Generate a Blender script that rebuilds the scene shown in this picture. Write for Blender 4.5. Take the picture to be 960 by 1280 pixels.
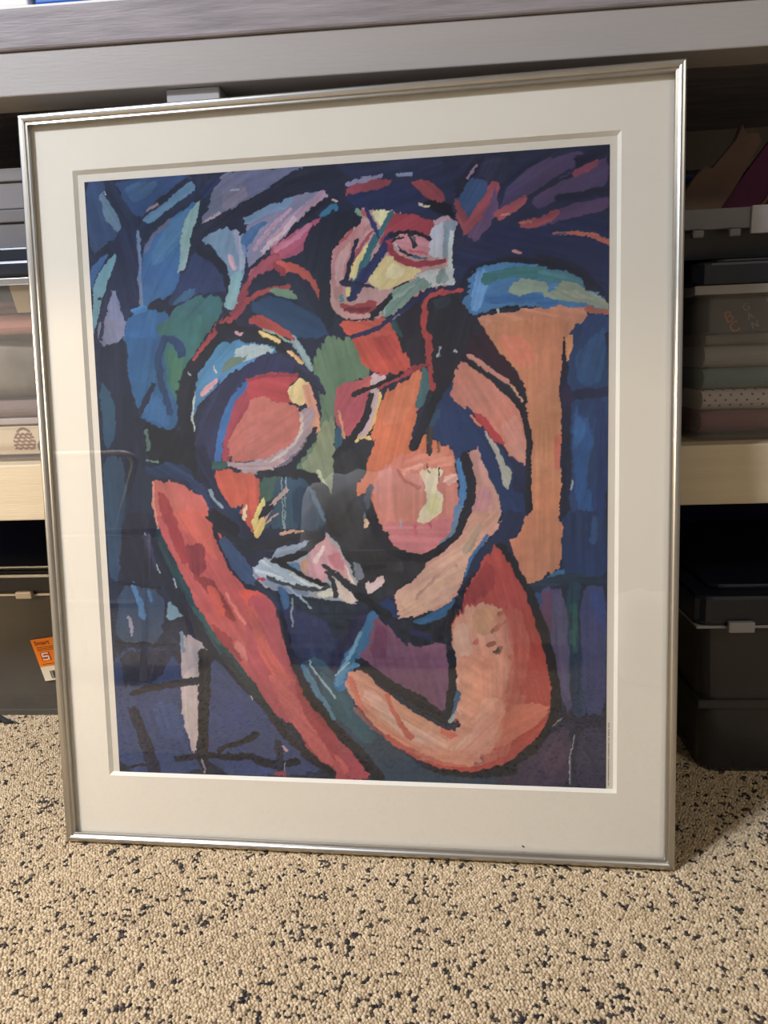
import bpy, bmesh, math, random
import numpy as np
from mathutils import Vector, Matrix, noise as mnoise

for o in list(bpy.data.objects):
    bpy.data.objects.remove(o, do_unlink=True)
scene = bpy.context.scene
COL = scene.collection
random.seed(7)

# ------------------------------------------------------------------ camera
CAM = np.array([0.15334, -0.77198, 0.60508])
ROT = np.array([[0.9920852685, -0.0111983402, -0.1250656515],
                [0.1196464033, -0.2179056791, 0.9686082042],
                [-0.0380993200, -0.9759055857, -0.2148411730]])   # columns: right, down, forward
FPX = 908.6
cam_d = bpy.data.cameras.new('camera')
cam = bpy.data.objects.new('camera', cam_d)
COL.objects.link(cam)
cam_d.sensor_fit = 'VERTICAL'
cam_d.sensor_height = 36.0
cam_d.lens = FPX / 1280.0 * 36.0
cam_d.clip_start = 0.02
M = Matrix.Identity(4)
for i in range(3):
    M[i][0] = ROT[i][0]
    M[i][1] = -ROT[i][1]
    M[i][2] = -ROT[i][2]
    M[i][3] = CAM[i]
cam.matrix_world = M
scene.camera = cam

# ------------------------------------------------------------------ world, light, exposure
w = bpy.data.worlds.new('world')
scene.world = w
w.use_nodes = True
w.node_tree.nodes['Background'].inputs[0].default_value = (0.75, 0.82, 1.0, 1)
w.node_tree.nodes['Background'].inputs[1].default_value = 0.05
scene.view_settings.view_transform = 'Standard'
scene.view_settings.look = 'None'
scene.view_settings.gamma = 1.0
scene.view_settings.use_curve_mapping = False
scene.view_settings.exposure = 0.0

LAMP_POS = Vector((-1.26, -0.86, 0.84))     # warm work lamp, left of the frame
LAMP_AIM = Vector((0.10, 0.0, 0.41))
LAMP_WATT = 10.5
LAMP_COL = (1.0, 0.75, 0.47)
CEIL_POS = Vector((-1.25, -1.15, 2.16))     # cool light under the ceiling, left of the camera
CEIL_WATT = 88.0
FILL_POS = Vector((1.5, -1.7, 2.20))       # second fitting, added as fill for the shaded parts
FILL_WATT = 12.0
CEIL_COL = (0.83, 0.89, 1.0)

def area_light(name, pos, aim, size, sy, watt, col, shape):
    d = bpy.data.lights.new(name, 'AREA')
    d.shape = shape
    d.size = size
    if shape == 'RECTANGLE':
        d.size_y = sy
    d.energy = watt
    d.color = col
    o = bpy.data.objects.new(name, d)
    COL.objects.link(o)
    o.location = pos
    o.rotation_euler = (Vector(aim) - Vector(pos)).to_track_quat('-Z', 'Y').to_euler()
    return o
area_light('ceiling_light_source', CEIL_POS - Vector((0, 0, 0.035)), CEIL_POS - Vector((0, 0, 1)), 0.34, 0.34, CEIL_WATT, CEIL_COL, 'DISK')

area_light('ceiling_light_source', FILL_POS - Vector((0, 0, 0.035)), FILL_POS - Vector((0, 0, 1)), 0.34, 0.34, FILL_WATT, (1.0, 0.93, 0.82), 'DISK')  # added fill light that lifts the shadows

# ------------------------------------------------------------------ helpers
def lin(c):
    out = []
    for v in c:
        v = v / 255.0
        out.append(v / 12.92 if v <= 0.04045 else ((v + 0.055) / 1.055) ** 2.4)
    return tuple(out)

def nd(nt, t, **kw):
    n = nt.nodes.new(t)
    for k, v in kw.items():
        setattr(n, k, v)
    return n

def material(name, col, rough=0.6, metal=0.0, var=0.08, scale=18.0, bump=0.0, bscale=200.0, alpha=1.0, spec=0.5, stretch=None, emit=0.0):
    """principled surface with mild procedural colour variation and fine relief"""
    m = bpy.data.materials.new(name)
    m.use_nodes = True
    nt = m.node_tree
    b = nt.nodes['Principled BSDF']
    c = lin(col)
    tc = nd(nt, 'ShaderNodeTexCoord')
    mp = nd(nt, 'ShaderNodeMapping')
    if stretch:
        mp.inputs['Scale'].default_value = stretch
    nt.links.new(tc.outputs['Object'], mp.inputs['Vector'])
    nz = nd(nt, 'ShaderNodeTexNoise')
    nz.inputs['Scale'].default_value = scale
    nz.inputs['Detail'].default_value = 5
    nt.links.new(mp.outputs[0], nz.inputs['Vector'])
    rp = nd(nt, 'ShaderNodeValToRGB')
    rp.color_ramp.elements[0].position = 0.3
    rp.color_ramp.elements[1].position = 0.7
    rp.color_ramp.elements[0].color = tuple(x * (1 - var) for x in c) + (1,)
    rp.color_ramp.elements[1].color = tuple(min(1, x * (1 + var)) for x in c) + (1,)
    nt.links.new(nz.outputs[0], rp.inputs[0])
    nt.links.new(rp.outputs[0], b.inputs['Base Color'])
    b.inputs['Roughness'].default_value = rough
    b.inputs['Metallic'].default_value = metal
    b.inputs['Alpha'].default_value = alpha
    b.inputs['Specular IOR Level'].default_value = spec
    if emit > 0:
        b.inputs['Emission Color'].default_value = c + (1,)
        b.inputs['Emission Strength'].default_value = emit
    if bump > 0:
        n2 = nd(nt, 'ShaderNodeTexNoise')
        n2.inputs['Scale'].default_value = bscale
        n2.inputs['Detail'].default_value = 4
        nt.links.new(mp.outputs[0], n2.inputs['Vector'])
        bp = nd(nt, 'ShaderNodeBump')
        bp.inputs['Strength'].default_value = bump
        bp.inputs['Distance'].default_value = 0.002
        nt.links.new(n2.outputs[0], bp.inputs['Height'])
        nt.links.new(bp.outputs[0], b.inputs['Normal'])
    return m

def link(name, me, m, parent=None):
    o = bpy.data.objects.new(name, me)
    COL.objects.link(o)
    if m is not None:
        me.materials.append(m)
    if parent is not None:
        o.parent = parent
    return o

def empty(name, loc=(0, 0, 0), rz=0.0):
    o = bpy.data.objects.new(name, None)
    COL.objects.link(o)
    o.location = loc
    o.rotation_euler = (0, 0, rz)
    o.empty_display_size = 0.05
    return o

def tag(o, label=None, cat=None, group=None, kind=None):
    if label: o['label'] = label
    if cat: o['category'] = cat
    if group: o['group'] = group
    if kind: o['kind'] = kind
    return o

def bm_obj(name, bm, m, parent=None, smooth=False, bevel=0.0, seg=2):
    bmesh.ops.recalc_face_normals(bm, faces=bm.faces)
    me = bpy.data.meshes.new(name)
    bm.to_mesh(me)
    bm.free()
    o = link(name, me, m, parent)
    if smooth:
        for p in me.polygons:
            p.use_smooth = True
    if bevel > 0:
        md = o.modifiers.new('bevel', 'BEVEL')
        md.width = bevel
        md.segments = seg
        md.limit_method = 'ANGLE'
    return o

def add_box(bm, x0, x1, y0, y1, z0, z1, mtx=None):
    vs = [bm.verts.new(p) for p in ((x0, y0, z0), (x1, y0, z0), (x1, y1, z0), (x0, y1, z0), (x0, y0, z1), (x1, y0, z1), (x1, y1, z1), (x0, y1, z1))]
    if mtx is not None:
        for v in vs:
            v.co = mtx @ v.co
    for f in ((0, 3, 2, 1), (4, 5, 6, 7), (0, 1, 5, 4), (1, 2, 6, 5), (2, 3, 7, 6), (3, 0, 4, 7)):
        bm.faces.new([vs[i] for i in f])
    return vs

def box(name, dims, m, parent=None, bevel=0.002, seg=2, mtx=None):
    bm = bmesh.new()
    add_box(bm, *dims, mtx=mtx)
    return bm_obj(name, bm, m, parent, bevel=bevel, seg=seg)

def tube_bm(bm, pts, r, seg=10, caps=True):
    pts = [Vector(p) for p in pts]
    rings = []
    up = None
    for i, p in enumerate(pts):
        a = pts[max(i - 1, 0)]
        b = pts[min(i + 1, len(pts) - 1)]
        t = (b - a).normalized()
        if up is None:
            up = t.orthogonal().normalized()
        up = (up - t * up.dot(t)).normalized()
        s = t.cross(up)
        rr = r[i] if isinstance(r, (list, tuple)) else r
        rings.append([bm.verts.new(p + (up * math.cos(2 * math.pi * k / seg) + s * math.sin(2 * math.pi * k / seg)) * rr) for k in range(seg)])
    for a, b in zip(rings, rings[1:]):
        for k in range(seg):
            bm.faces.new((a[k], a[(k + 1) % seg], b[(k + 1) % seg], b[k]))
    if caps:
        bm.faces.new(rings[0][::-1])
        bm.faces.new(rings[-1])

def tube(name, pts, r, m, parent=None, seg=10):
    bm = bmesh.new()
    tube_bm(bm, pts, r, seg)
    return bm_obj(name, bm, m, parent, smooth=True)

def lathe(name, prof, m, parent=None, seg=32, mtx=None):
    bm = bmesh.new()
    rings = []
    for r, z in prof:
        rings.append([bm.verts.new((r * math.cos(2 * math.pi * k / seg), r * math.sin(2 * math.pi * k / seg), z)) for k in range(seg)])
    for a, b in zip(rings, rings[1:]):
        for k in range(seg):
            bm.faces.new((a[k], a[(k + 1) % seg], b[(k + 1) % seg], b[k]))
    if mtx is not None:
        bmesh.ops.transform(bm, matrix=mtx, verts=bm.verts)
    return bm_obj(name, bm, m, parent, smooth=True)

def prism(name, pts, y0, y1, m, parent=None, mtx=None, bevel=0.0):
    """outline in x/z given a thickness along y"""
    bm = bmesh.new()
    a = [bm.verts.new((x, y0, z)) for x, z in pts]
    b = [bm.verts.new((x, y1, z)) for x, z in pts]
    bm.faces.new(a)
    bm.faces.new(b[::-1])
    n = len(pts)
    for i in range(n):
        bm.faces.new((a[i], b[i], b[(i + 1) % n], a[(i + 1) % n]))
    if mtx is not None:
        bmesh.ops.transform(bm, matrix=mtx, verts=bm.verts)
    return bm_obj(name, bm, m, parent, bevel=bevel)

def text_mesh(name, s, size, m, parent, loc, rot, depth=0.0003):
    cu = bpy.data.curves.new('lettering', 'FONT')
    cu.body = s
    cu.size = size
    cu.extrude = depth
    cu.resolution_u = 3
    t = bpy.data.objects.new('lettering', cu)
    COL.objects.link(t)
    bpy.context.view_layer.update()
    me = bpy.data.meshes.new_from_object(t.evaluated_get(bpy.context.evaluated_depsgraph_get()))
    bpy.data.objects.remove(t, do_unlink=True)
    me.materials.clear()
    o = link(name, me, m, parent)
    o.location = loc
    o.rotation_euler = rot
    return o

# ------------------------------------------------------------------ materials
MT = {}
MT['wall'] = material('painted wall', (176, 170, 160), 0.85, var=0.03, scale=3, bump=0.15, bscale=120)
MT['ceiling'] = material('ceiling paint', (190, 186, 178), 0.9, var=0.03, scale=2)
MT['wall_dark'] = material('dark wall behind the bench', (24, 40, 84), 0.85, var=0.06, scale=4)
MT['worktop'] = material('worn grey wood', (146, 138, 141), 0.62, var=0.22, scale=14, bump=0.35, bscale=60, stretch=(0.8, 6, 9))
MT['apron'] = material('off white painted wood', (166, 160, 157), 0.55, var=0.03, scale=7, bump=0.1, bscale=80, stretch=(0.5, 4, 4))
MT['rail'] = material('cream painted wood', (200, 184, 156), 0.6, var=0.05, scale=9, bump=0.2, bscale=70, stretch=(0.35, 6, 8))
MT['deck'] = material('plywood shelf', (150, 128, 98), 0.7, var=0.12, scale=10, stretch=(0.4, 4, 4))
MT['leg'] = material('bench leg wood', (150, 140, 124), 0.7, var=0.1, scale=10, stretch=(4, 4, 0.4))
MT['block'] = material('pale wood block', (168, 166, 168), 0.7, var=0.05, scale=10)
MT['alu'] = material('polished silver aluminium', (196, 194, 190), 0.34, metal=1.0, var=0.04, scale=30, stretch=(1, 1, 1))
MT['matboard'] = material('off white mat board', (226, 218, 207), 0.9, var=0.012, scale=6, bump=0.05, bscale=500, spec=0.2)
MT['bevel'] = material('cream core of the mat board', (240, 235, 226), 0.9, var=0.01, spec=0.2)
MT['paper'] = material('print paper', (216, 208, 198), 0.7, var=0.012, spec=0.3)
MT['backing'] = material('brown backing board', (120, 98, 72), 0.9)
MT['ink'] = material('grey print ink', (110, 100, 92), 0.9, var=0.02)
MT['speck'] = material('black speck', (40, 38, 34), 0.9)
MT['navy_plastic'] = material('dark navy plastic', (20, 26, 40), 0.35, var=0.05)
MT['black_plastic'] = material('black plastic lid', (26, 26, 30), 0.35, var=0.05)
MT['grey_plastic'] = material('grey plastic', (150, 148, 150), 0.4, var=0.04)
MT['dim_plastic'] = material('dull grey plastic', (104, 102, 106), 0.45, var=0.04)
MT['pale_plastic'] = material('pale latch plastic', (196, 186, 172), 0.4, var=0.03)
MT['clear'] = material('clear smoky plastic', (170, 166, 160), 0.12, var=0.02, alpha=0.16)
MT['smoke'] = material('grey translucent plastic', (96, 92, 86), 0.2, var=0.1, scale=9, alpha=0.62)
MT['rim_clear'] = material('clear plastic rim', (176, 172, 168), 0.2, var=0.03, alpha=0.5)
MT['dark_inside'] = material('dark cloth', (44, 44, 46), 0.95, var=0.3, scale=12)

def glass_material():
    m = bpy.data.materials.new('picture glass')
    m.use_nodes = True
    nt = m.node_tree
    nt.nodes.remove(nt.nodes['Principled BSDF'])
    out = nt.nodes['Material Output']
    tr = nd(nt, 'ShaderNodeBsdfTransparent')
    tr.inputs[0].default_value = (0.985, 0.99, 0.985, 1)
    gl = nd(nt, 'ShaderNodeBsdfGlossy')
    gl.inputs['Roughness'].default_value = 0.0
    lw = nd(nt, 'ShaderNodeLayerWeight')        # Schlick reflectance of each glass surface
    lw.inputs['Blend'].default_value = 0.5
    pw = nd(nt, 'ShaderNodeMath', operation='POWER')
    nt.links.new(lw.outputs['Facing'], pw.inputs[0])
    pw.inputs[1].default_value = 5.0
    fr = nd(nt, 'ShaderNodeMath', operation='MULTIPLY_ADD')
    nt.links.new(pw.outputs[0], fr.inputs[0])
    fr.inputs[1].default_value = 0.96
    fr.inputs[2].default_value = 0.04
    mx = nd(nt, 'ShaderNodeMixShader')
    nt.links.new(fr.outputs[0], mx.inputs[0])
    nt.links.new(tr.outputs[0], mx.inputs[1])
    nt.links.new(gl.outputs[0], mx.inputs[2])
    nt.links.new(mx.outputs[0], out.inputs[0])
    return m
MT['glass'] = glass_material()

def carpet_material():
    m = bpy.data.materials.new('beige loop carpet with dark flecks')
    m.use_nodes = True
    nt = m.node_tree
    L = nt.links.new
    b = nt.nodes['Principled BSDF']
    b.inputs['Roughness'].default_value = 0.85
    b.inputs['Specular IOR Level'].default_value = 0.25
    tc = nd(nt, 'ShaderNodeTexCoord')
    # slight warp so that loops are not on a lattice
    vo = nd(nt, 'ShaderNodeTexVoronoi', voronoi_dimensions='2D')
    vo.inputs['Scale'].default_value = 290
    vo.inputs['Randomness'].default_value = 0.9
    L(tc.outputs['Object'], vo.inputs['Vector'])
    nz = nd(nt, 'ShaderNodeTexNoise', noise_dimensions='2D')
    nz.inputs['Scale'].default_value = 110
    nz.inputs['Detail'].default_value = 1.5
    L(vo.outputs['Position'], nz.inputs['Vector'])
    sp = nd(nt, 'ShaderNodeSeparateColor')
    L(vo.outputs['Color'], sp.inputs[0])
    ma = nd(nt, 'ShaderNodeMath', operation='MULTIPLY_ADD')
    L(sp.outputs[0], ma.inputs[0])
    ma.inputs[1].default_value = 0.22
    L(nz.outputs[0], ma.inputs[2])
    th = nd(nt, 'ShaderNodeMath', operation='GREATER_THAN')
    L(ma.outputs[0], th.inputs[0])
    th.inputs[1].default_value = 0.755
    rp = nd(nt, 'ShaderNodeValToRGB')
    rp.color_ramp.elements[0].color = lin((166, 144, 112)) + (1,)
    rp.color_ramp.elements[1].color = lin((222, 198, 160)) + (1,)
    L(sp.outputs[1], rp.inputs[0])
    r2 = nd(nt, 'ShaderNodeValToRGB')
    r2.color_ramp.elements[0].color = lin((34, 34, 38)) + (1,)
    r2.color_ramp.elements[1].color = lin((78, 70, 64)) + (1,)
    L(sp.outputs[2], r2.inputs[0])
    mx = nd(nt, 'ShaderNodeMixRGB')
    L(th.outputs[0], mx.inputs[0])
    L(rp.outputs[0], mx.inputs[1])
    L(r2.outputs[0], mx.inputs[2])
    L(mx.outputs[0], b.inputs['Base Color'])
    inv = nd(nt, 'ShaderNodeMath', operation='SUBTRACT')
    inv.inputs[0].default_value = 1.0
    L(vo.outputs['Distance'], inv.inputs[1])
    bp = nd(nt, 'ShaderNodeBump')
    bp.inputs['Strength'].default_value = 0.9
    bp.inputs['Distance'].default_value = 0.0022
    L(inv.outputs[0], bp.inputs['Height'])
    L(bp.outputs[0], b.inputs['Normal'])
    return m
MT['carpet'] = carpet_material()
# ------------------------------------------------------------------ the room
FZ = -0.0031
X0, X1, Y0, Y1, ZC = -2.4, 2.2, -2.9, 0.86, 2.32
def struct(name, dims, m, bevel=0.0):
    return tag(box(name, dims, m, bevel=bevel), kind='structure')
FB0 = FZ - 0.0012
struct('floor', (X0, X1, Y0, Y1, FZ - 0.05, FB0), MT['carpet'])

# loops of the carpet pile, modelled one by one where the photograph shows them
def carpet_pile():
    r = np.random.default_rng(5)
    sp = 0.0036
    xs = np.arange(-.80, .76, sp)
    ys = np.arange(-.36, .35, sp * .866)
    X, Y = np.meshgrid(xs, ys)
    X = X + (np.arange(len(ys)) % 2)[:, None] * sp * .5
    X = (X + r.uniform(-.34, .34, X.shape) * sp).ravel()
    Y = (Y + r.uniform(-.34, .34, Y.shape) * sp).ravel()
    keep = ~((np.abs(X) < .33) & (Y > .07)) & ~((np.abs(X) < .3815) & (Y > -.0015) & (Y < .03))
    X, Y = X[keep], Y[keep]
    n = len(X)
    def grid_noise(cell, seed):
        t = np.random.default_rng(seed).uniform(0, 1, (int(1.0 / cell) + 4, int(1.8 / cell) + 4))
        u, v = (X + .85) / cell, (Y + .4) / cell
        iu, iv = u.astype(int), v.astype(int)
        fu, fv = u - iu, v - iv
        fu = fu * fu * (3 - 2 * fu); fv = fv * fv * (3 - 2 * fv)
        return (t[iv, iu] * (1 - fu) + t[iv, iu + 1] * fu) * (1 - fv) + (t[iv + 1, iu] * (1 - fu) + t[iv + 1, iu + 1] * fu) * fv
    fleck = grid_noise(.0056, 1) * .62 + grid_noise(.0036, 2) * .38 + .24 * r.uniform(0, 1, n)
    dark = fleck > np.quantile(fleck, .89)
    R = sp * r.uniform(.50, .66, n)
    Hh = r.uniform(.0024, .0036, n) * np.where(dark, .9, 1.0)
    el = r.uniform(.8, 1.25, n)
    rot = r.uniform(0, math.pi, n)
    K_ = 6
    ang = np.arange(K_) * 2 * math.pi / K_
    prof = ((1.0, 0.0), (.82, .62))
    V = np.zeros((n, 2 * K_ + 1, 3), np.float32)
    for j, (pr, ph) in enumerate(prof):
        a = ang + j * math.pi / K_
        lx = np.cos(a)[None] * pr * (R * el)[:, None]
        ly = np.sin(a)[None] * pr * (R / el)[:, None]
        V[:, j * K_:(j + 1) * K_, 0] = X[:, None] + lx * np.cos(rot)[:, None] - ly * np.sin(rot)[:, None]
        V[:, j * K_:(j + 1) * K_, 1] = Y[:, None] + lx * np.sin(rot)[:, None] + ly * np.cos(rot)[:, None]
        V[:, j * K_:(j + 1) * K_, 2] = (FB0 - .0004 + ph * Hh)[:, None]
    V[:, -1, 0], V[:, -1, 1], V[:, -1, 2] = X, Y, FB0 - .0004 + Hh
    F = []
    for k in range(K_):
        k2 = (k + 1) % K_
        F += [(k, k2, K_ + k), (k2, K_ + k2, K_ + k), (K_ + k, K_ + k2, 2 * K_)]
    F = np.array(F)
    nv, nf = 2 * K_ + 1, len(F)
    faces = (F[None] + (np.arange(n) * nv)[:, None, None]).reshape(-1)
    me = bpy.data.meshes.new('carpet_pile')
    me.vertices.add(n * nv)
    me.vertices.foreach_set('co', V.ravel())
    me.loops.add(n * nf * 3)
    me.loops.foreach_set('vertex_index', faces.astype(np.int32))
    me.polygons.add(n * nf)
    me.polygons.foreach_set('loop_start', (np.arange(n * nf) * 3).astype(np.int32))
    me.polygons.foreach_set('use_smooth', np.ones(n * nf, bool))
    me.update(calc_edges=True)
    lo, hi = np.array(lin((166, 145, 116))), np.array(lin((212, 193, 162)))
    t = r.uniform(0, 1, n)[:, None]
    c = lo * (1 - t) + hi * t
    dl, dh = np.array(lin((34, 34, 40))), np.array(lin((92, 80, 70)))
    td = (r.uniform(0, 1, n) ** 2)[:, None]
    c = np.where(dark[:, None], dl * (1 - td) + dh * td, c)
    at = me.color_attributes.new('yarn', 'FLOAT_COLOR', 'POINT')
    full = np.repeat(np.concatenate([c, np.ones((n, 1))], 1)[:, None, :], nv, 1)
    at.data.foreach_set('color', full.astype(np.float32).ravel())
    m = bpy.data.materials.new('carpet yarn')
    m.use_nodes = True
    b = m.node_tree.nodes['Principled BSDF']
    vc = nd(m.node_tree, 'ShaderNodeVertexColor', layer_name='yarn')
    m.node_tree.links.new(vc.outputs[0], b.inputs['Base Color'])
    b.inputs['Roughness'].default_value = .8
    b.inputs['Specular IOR Level'].default_value = .3
    return tag(link('carpet_pile', me, m), 'beige looped carpet pile with scattered dark flecks', 'carpet', kind='stuff')
carpet_pile()
struct('ceiling', (X0, X1, Y0, Y1, ZC, ZC + 0.05), MT['ceiling'])
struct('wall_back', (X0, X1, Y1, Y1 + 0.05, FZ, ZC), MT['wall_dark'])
struct('wall_front', (X0, X1, Y0 - 0.05, Y0, FZ, ZC), MT['wall'])
struct('wall_left', (X0 - 0.05, X0, Y0, Y1, FZ, ZC), MT['wall'])
struct('wall_right', (X1, X1 + 0.05, Y0, Y1, FZ, ZC), MT['wall'])

# ------------------------------------------------------------------ the framed print
TH = math.radians(7.0)
W, H = 0.76, 0.9022
FR = empty('framed_print', (0, 0, 0))
FR.rotation_euler = (-TH, 0, 0)
tag(FR, 'large silver framed art print with white mat leaning against the bench', 'picture')

AX = np.array([1.0, 0, 0])
AZ = np.array([0, math.sin(TH), math.cos(TH)])
AY = np.array([0, math.cos(TH), -math.sin(TH)])
def on_plane(px, py, depth):
    """photograph pixel -> (x, z) on the plane lying `depth` behind the frame's front"""
    d = ROT @ np.array([(px - 480) / FPX, (py - 640) / FPX, 1.0])
    k = (depth - CAM @ AY) / (d @ AY)
    p = CAM + k * d
    return float(p @ AX), float(p @ AZ)

# rails: one mitred extrusion per side
PROF = [(0, .025), (0, .0032), (.0006, .0014), (.0022, .0003), (.0042, 0), (.0062, .0004), (.0078, .0016), (.0086, .0034),
        (.0090, .0034), (.0112, .0030), (.0116, .0036), (.0116, .0068), (.0030, .0068), (.0030, .025)]
def rail(p, q, inw, parent):
    p = Vector(p); q = Vector(q); inw = Vector(inw)
    t = (q - p).normalized()
    bm = bmesh.new()
    ra, rb = [], []
    for u, v in PROF:
        ra.append(bm.verts.new(p + inw * u + t * u + Vector((0, v, 0))))
        rb.append(bm.verts.new(q + inw * u - t * u + Vector((0, v, 0))))
    n = len(PROF)
    for i in range(n):
        bm.faces.new((ra[i], ra[(i + 1) % n], rb[(i + 1) % n], rb[i]))
    bm.faces.new(ra[::-1])
    bm.faces.new(rb)
    return bm_obj('frame_rail', bm, MT['alu'], parent)
cs = [(-W / 2, 0, 0), (W / 2, 0, 0), (W / 2, 0, H), (-W / 2, 0, H)]
for i, inw in enumerate(((0, 0, 1), (-1, 0, 0), (0, 0, -1), (1, 0, 0))):
    rail(cs[i], cs[(i + 1) % 4], inw, FR)

e = 0.0045
box('backing_board', (-W / 2 + e, W / 2 - e, .0185, .0225, e, H - e), MT['backing'], FR, bevel=0)
# mat: front sheet and bevelled window
MF, PD = 0.0105, 0.0145
o_tl, o_tr, o_br, o_bl = [on_plane(*p, MF) for p in ((90, 213), (776, 163), (772, 993), (137, 968))]
wx0, wx1 = (o_tl[0] + o_bl[0]) / 2, (o_tr[0] + o_br[0]) / 2
wz0, wz1 = (o_bl[1] + o_br[1]) / 2, (o_tl[1] + o_tr[1]) / 2
def ring(name, ro, yo, ri, yi, m, parent):
    bm = bmesh.new()
    def rect(r, y):
        x0, x1, z0, z1 = r
        return [bm.verts.new(p) for p in ((x0, y, z0), (x1, y, z0), (x1, y, z1), (x0, y, z1))]
    a = rect(ro, yo); b = rect(ri, yi)
    for i in range(4):
        bm.faces.new((a[i], a[(i + 1) % 4], b[(i + 1) % 4], b[i]))
    return bm_obj(name, bm, m, parent)
mo = (-W / 2 + e, W / 2 - e, e, H - e)
mi = (wx0, wx1, wz0, wz1)
g = 0.0038
mb = (wx0 + g, wx1 - g, wz0 + g, wz1 - g)
mat_o = ring('mat_board', mo, MF, mi, MF, MT['matboard'], FR)
ring('mat_bevel', mi, MF, mb, PD - .0002, MT['bevel'], mat_o)
box('print_paper', (wx0 - .03, wx1 + .03, PD, PD + .001, wz0 - .03, wz1 + .03), MT['paper'], FR, bevel=0)
gl = box('glass_pane', (-W / 2 + e, W / 2 - e, .0070, .0090, e, H - e), MT['glass'], FR, bevel=0)
tag(gl, 'clear picture glass')

# ---- the printed painting: brush shapes laid down one over another on a fine grid of ink points
c4 = [on_plane(*p, PD - .0003) for p in ((107, 226), (763, 182), (757, 984), (148, 966))]
ax0, ax1 = (c4[0][0] + c4[3][0]) / 2, (c4[1][0] + c4[2][0]) / 2
az0, az1 = (c4[2][1] + c4[3][1]) / 2, (c4[0][1] + c4[1][1]) / 2
NX, NY = 600, 724
rng = np.random.default_rng(11)
gx, gy = np.meshgrid(np.arange(NX, dtype=np.float32), np.arange(NY, dtype=np.float32))
def vnoise(sx, sy, ang=0.0, seed=0):
    """smooth value noise, cell size sx by sy grid points, turned by ang; about -1..1"""
    r = np.random.default_rng(seed)
    ca, sa = math.cos(ang), math.sin(ang)
    u = (gx * ca + gy * sa) / sx
    v = (-gx * sa + gy * ca) / sy
    u -= u.min(); v -= v.min()
    t = r.uniform(-1, 1, (int(v.max()) + 3, int(u.max()) + 3)).astype(np.float32)
    iu = u.astype(int); iv = v.astype(int)
    fu = u - iu; fv = v - iv
    fu = fu * fu * (3 - 2 * fu); fv = fv * fv * (3 - 2 * fv)
    return (t[iv, iu] * (1 - fu) + t[iv, iu + 1] * fu) * (1 - fv) + (t[iv + 1, iu] * (1 - fu) + t[iv + 1, iu + 1] * fu) * fv
warpx = 1.5 * vnoise(14, 14, 0, 1) + 0.9 * vnoise(5, 5, 0, 2) + 0.9 * vnoise(2.2, 2.2, 0, 5)
warpy = 1.5 * vnoise(14, 14, 0, 3) + 0.9 * vnoise(5, 5, 0, 4) + 0.9 * vnoise(2.2, 2.2, 0, 6)
WXF, WYF = gx + warpx, gy + warpy
NA = 12
STREAK = [0.6 * vnoise(46, 2.6, math.pi * k / NA, 20 + k) + 0.5 * vnoise(90, 6, math.pi * k / NA, 50 + k) for k in range(NA)]
BLOT = [vnoise(38, 38, 0, 80 + k) for k in range(3)]
CANVAS = np.zeros((NY, NX, 3), np.float32)

CROPS = {'A': (90, 160, 960 / 260), 'B': (310, 160, 960 / 260), 'C': (530, 160, 960 / 260), 'D': (90, 400, 960 / 260),
         'E': (310, 400, 960 / 260), 'F': (530, 400, 960 / 260), 'G': (110, 640, 960 / 260), 'H': (310, 640, 960 / 260),
         'I': (530, 640, 960 / 260), 'J': (120, 820, 3.2), 'K': (380, 820, 960 / 260), 'L': (600, 820, 960 / 260),
         'M': (400, 240, 4.8), 'N': (300, 640, 960 / 180), 'O': (430, 640, 960 / 190), 'Q': (130, 540, 4.0),
         'S': (560, 560, 853 / 200), 'T': (280, 540, 2.4), 'P': (0, 0, 1.0)}
def to_canvas(crop, txt):
    ox, oy, s = CROPS[crop]
    out = []
    for w_ in txt.split():
        u, v = w_.split(',')
        x, z = on_plane(ox + float(u) / s, oy + float(v) / s, PD - .0003)
        out.append(((x - ax0) / (ax1 - ax0) * (NX - 1), (az1 - z) / (az1 - az0) * (NY - 1)))
    return np.array(out, np.float32), 1.0 / s * NX / 650.0
def chaikin(p, n, closed):
    for _ in range(n):
        q = np.roll(p, -1, 0) if closed else p[1:]
        a = p if closed else p[:-1]
        o = np.empty((len(a) * 2, 2), np.float32)
        o[0::2] = a * .8 + q * .2
        o[1::2] = a * .2 + q * .8
        p = o if closed else np.vstack([p[:1], o, p[-1:]])
    return p
def put(mask, sl, col, ang, amt):
    k = int(round((ang % math.pi) / math.pi * NA)) % NA
    st = STREAK[k][sl]
    c = np.array(lin(col), np.float32)
    dark = 1.0 if sum(col) > 200 else 1.6
    amt = amt * 1.25
    mod = 1 + amt * dark * st + 0.12 * BLOT[0][sl]
    tint = np.stack([0.08 * BLOT[1][sl] + .05 * amt * st, 0 * st, 0.08 * BLOT[2][sl]], -1)
    paint = np.clip(c * (mod[..., None] + tint) + 0.004 * dark * np.maximum(st, 0)[..., None], 0, 1)
    a = mask[..., None]
    CANVAS[sl] = CANVAS[sl] * (1 - a) + paint * a
def bbox(p, pad):
    x0 = max(int(p[:, 0].min() - pad), 0); x1 = min(int(p[:, 0].max() + pad) + 2, NX)
    y0 = max(int(p[:, 1].min() - pad), 0); y1 = min(int(p[:, 1].max() + pad) + 2, NY)
    return (slice(y0, y1), slice(x0, x1)) if x1 > x0 and y1 > y0 else None
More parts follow.
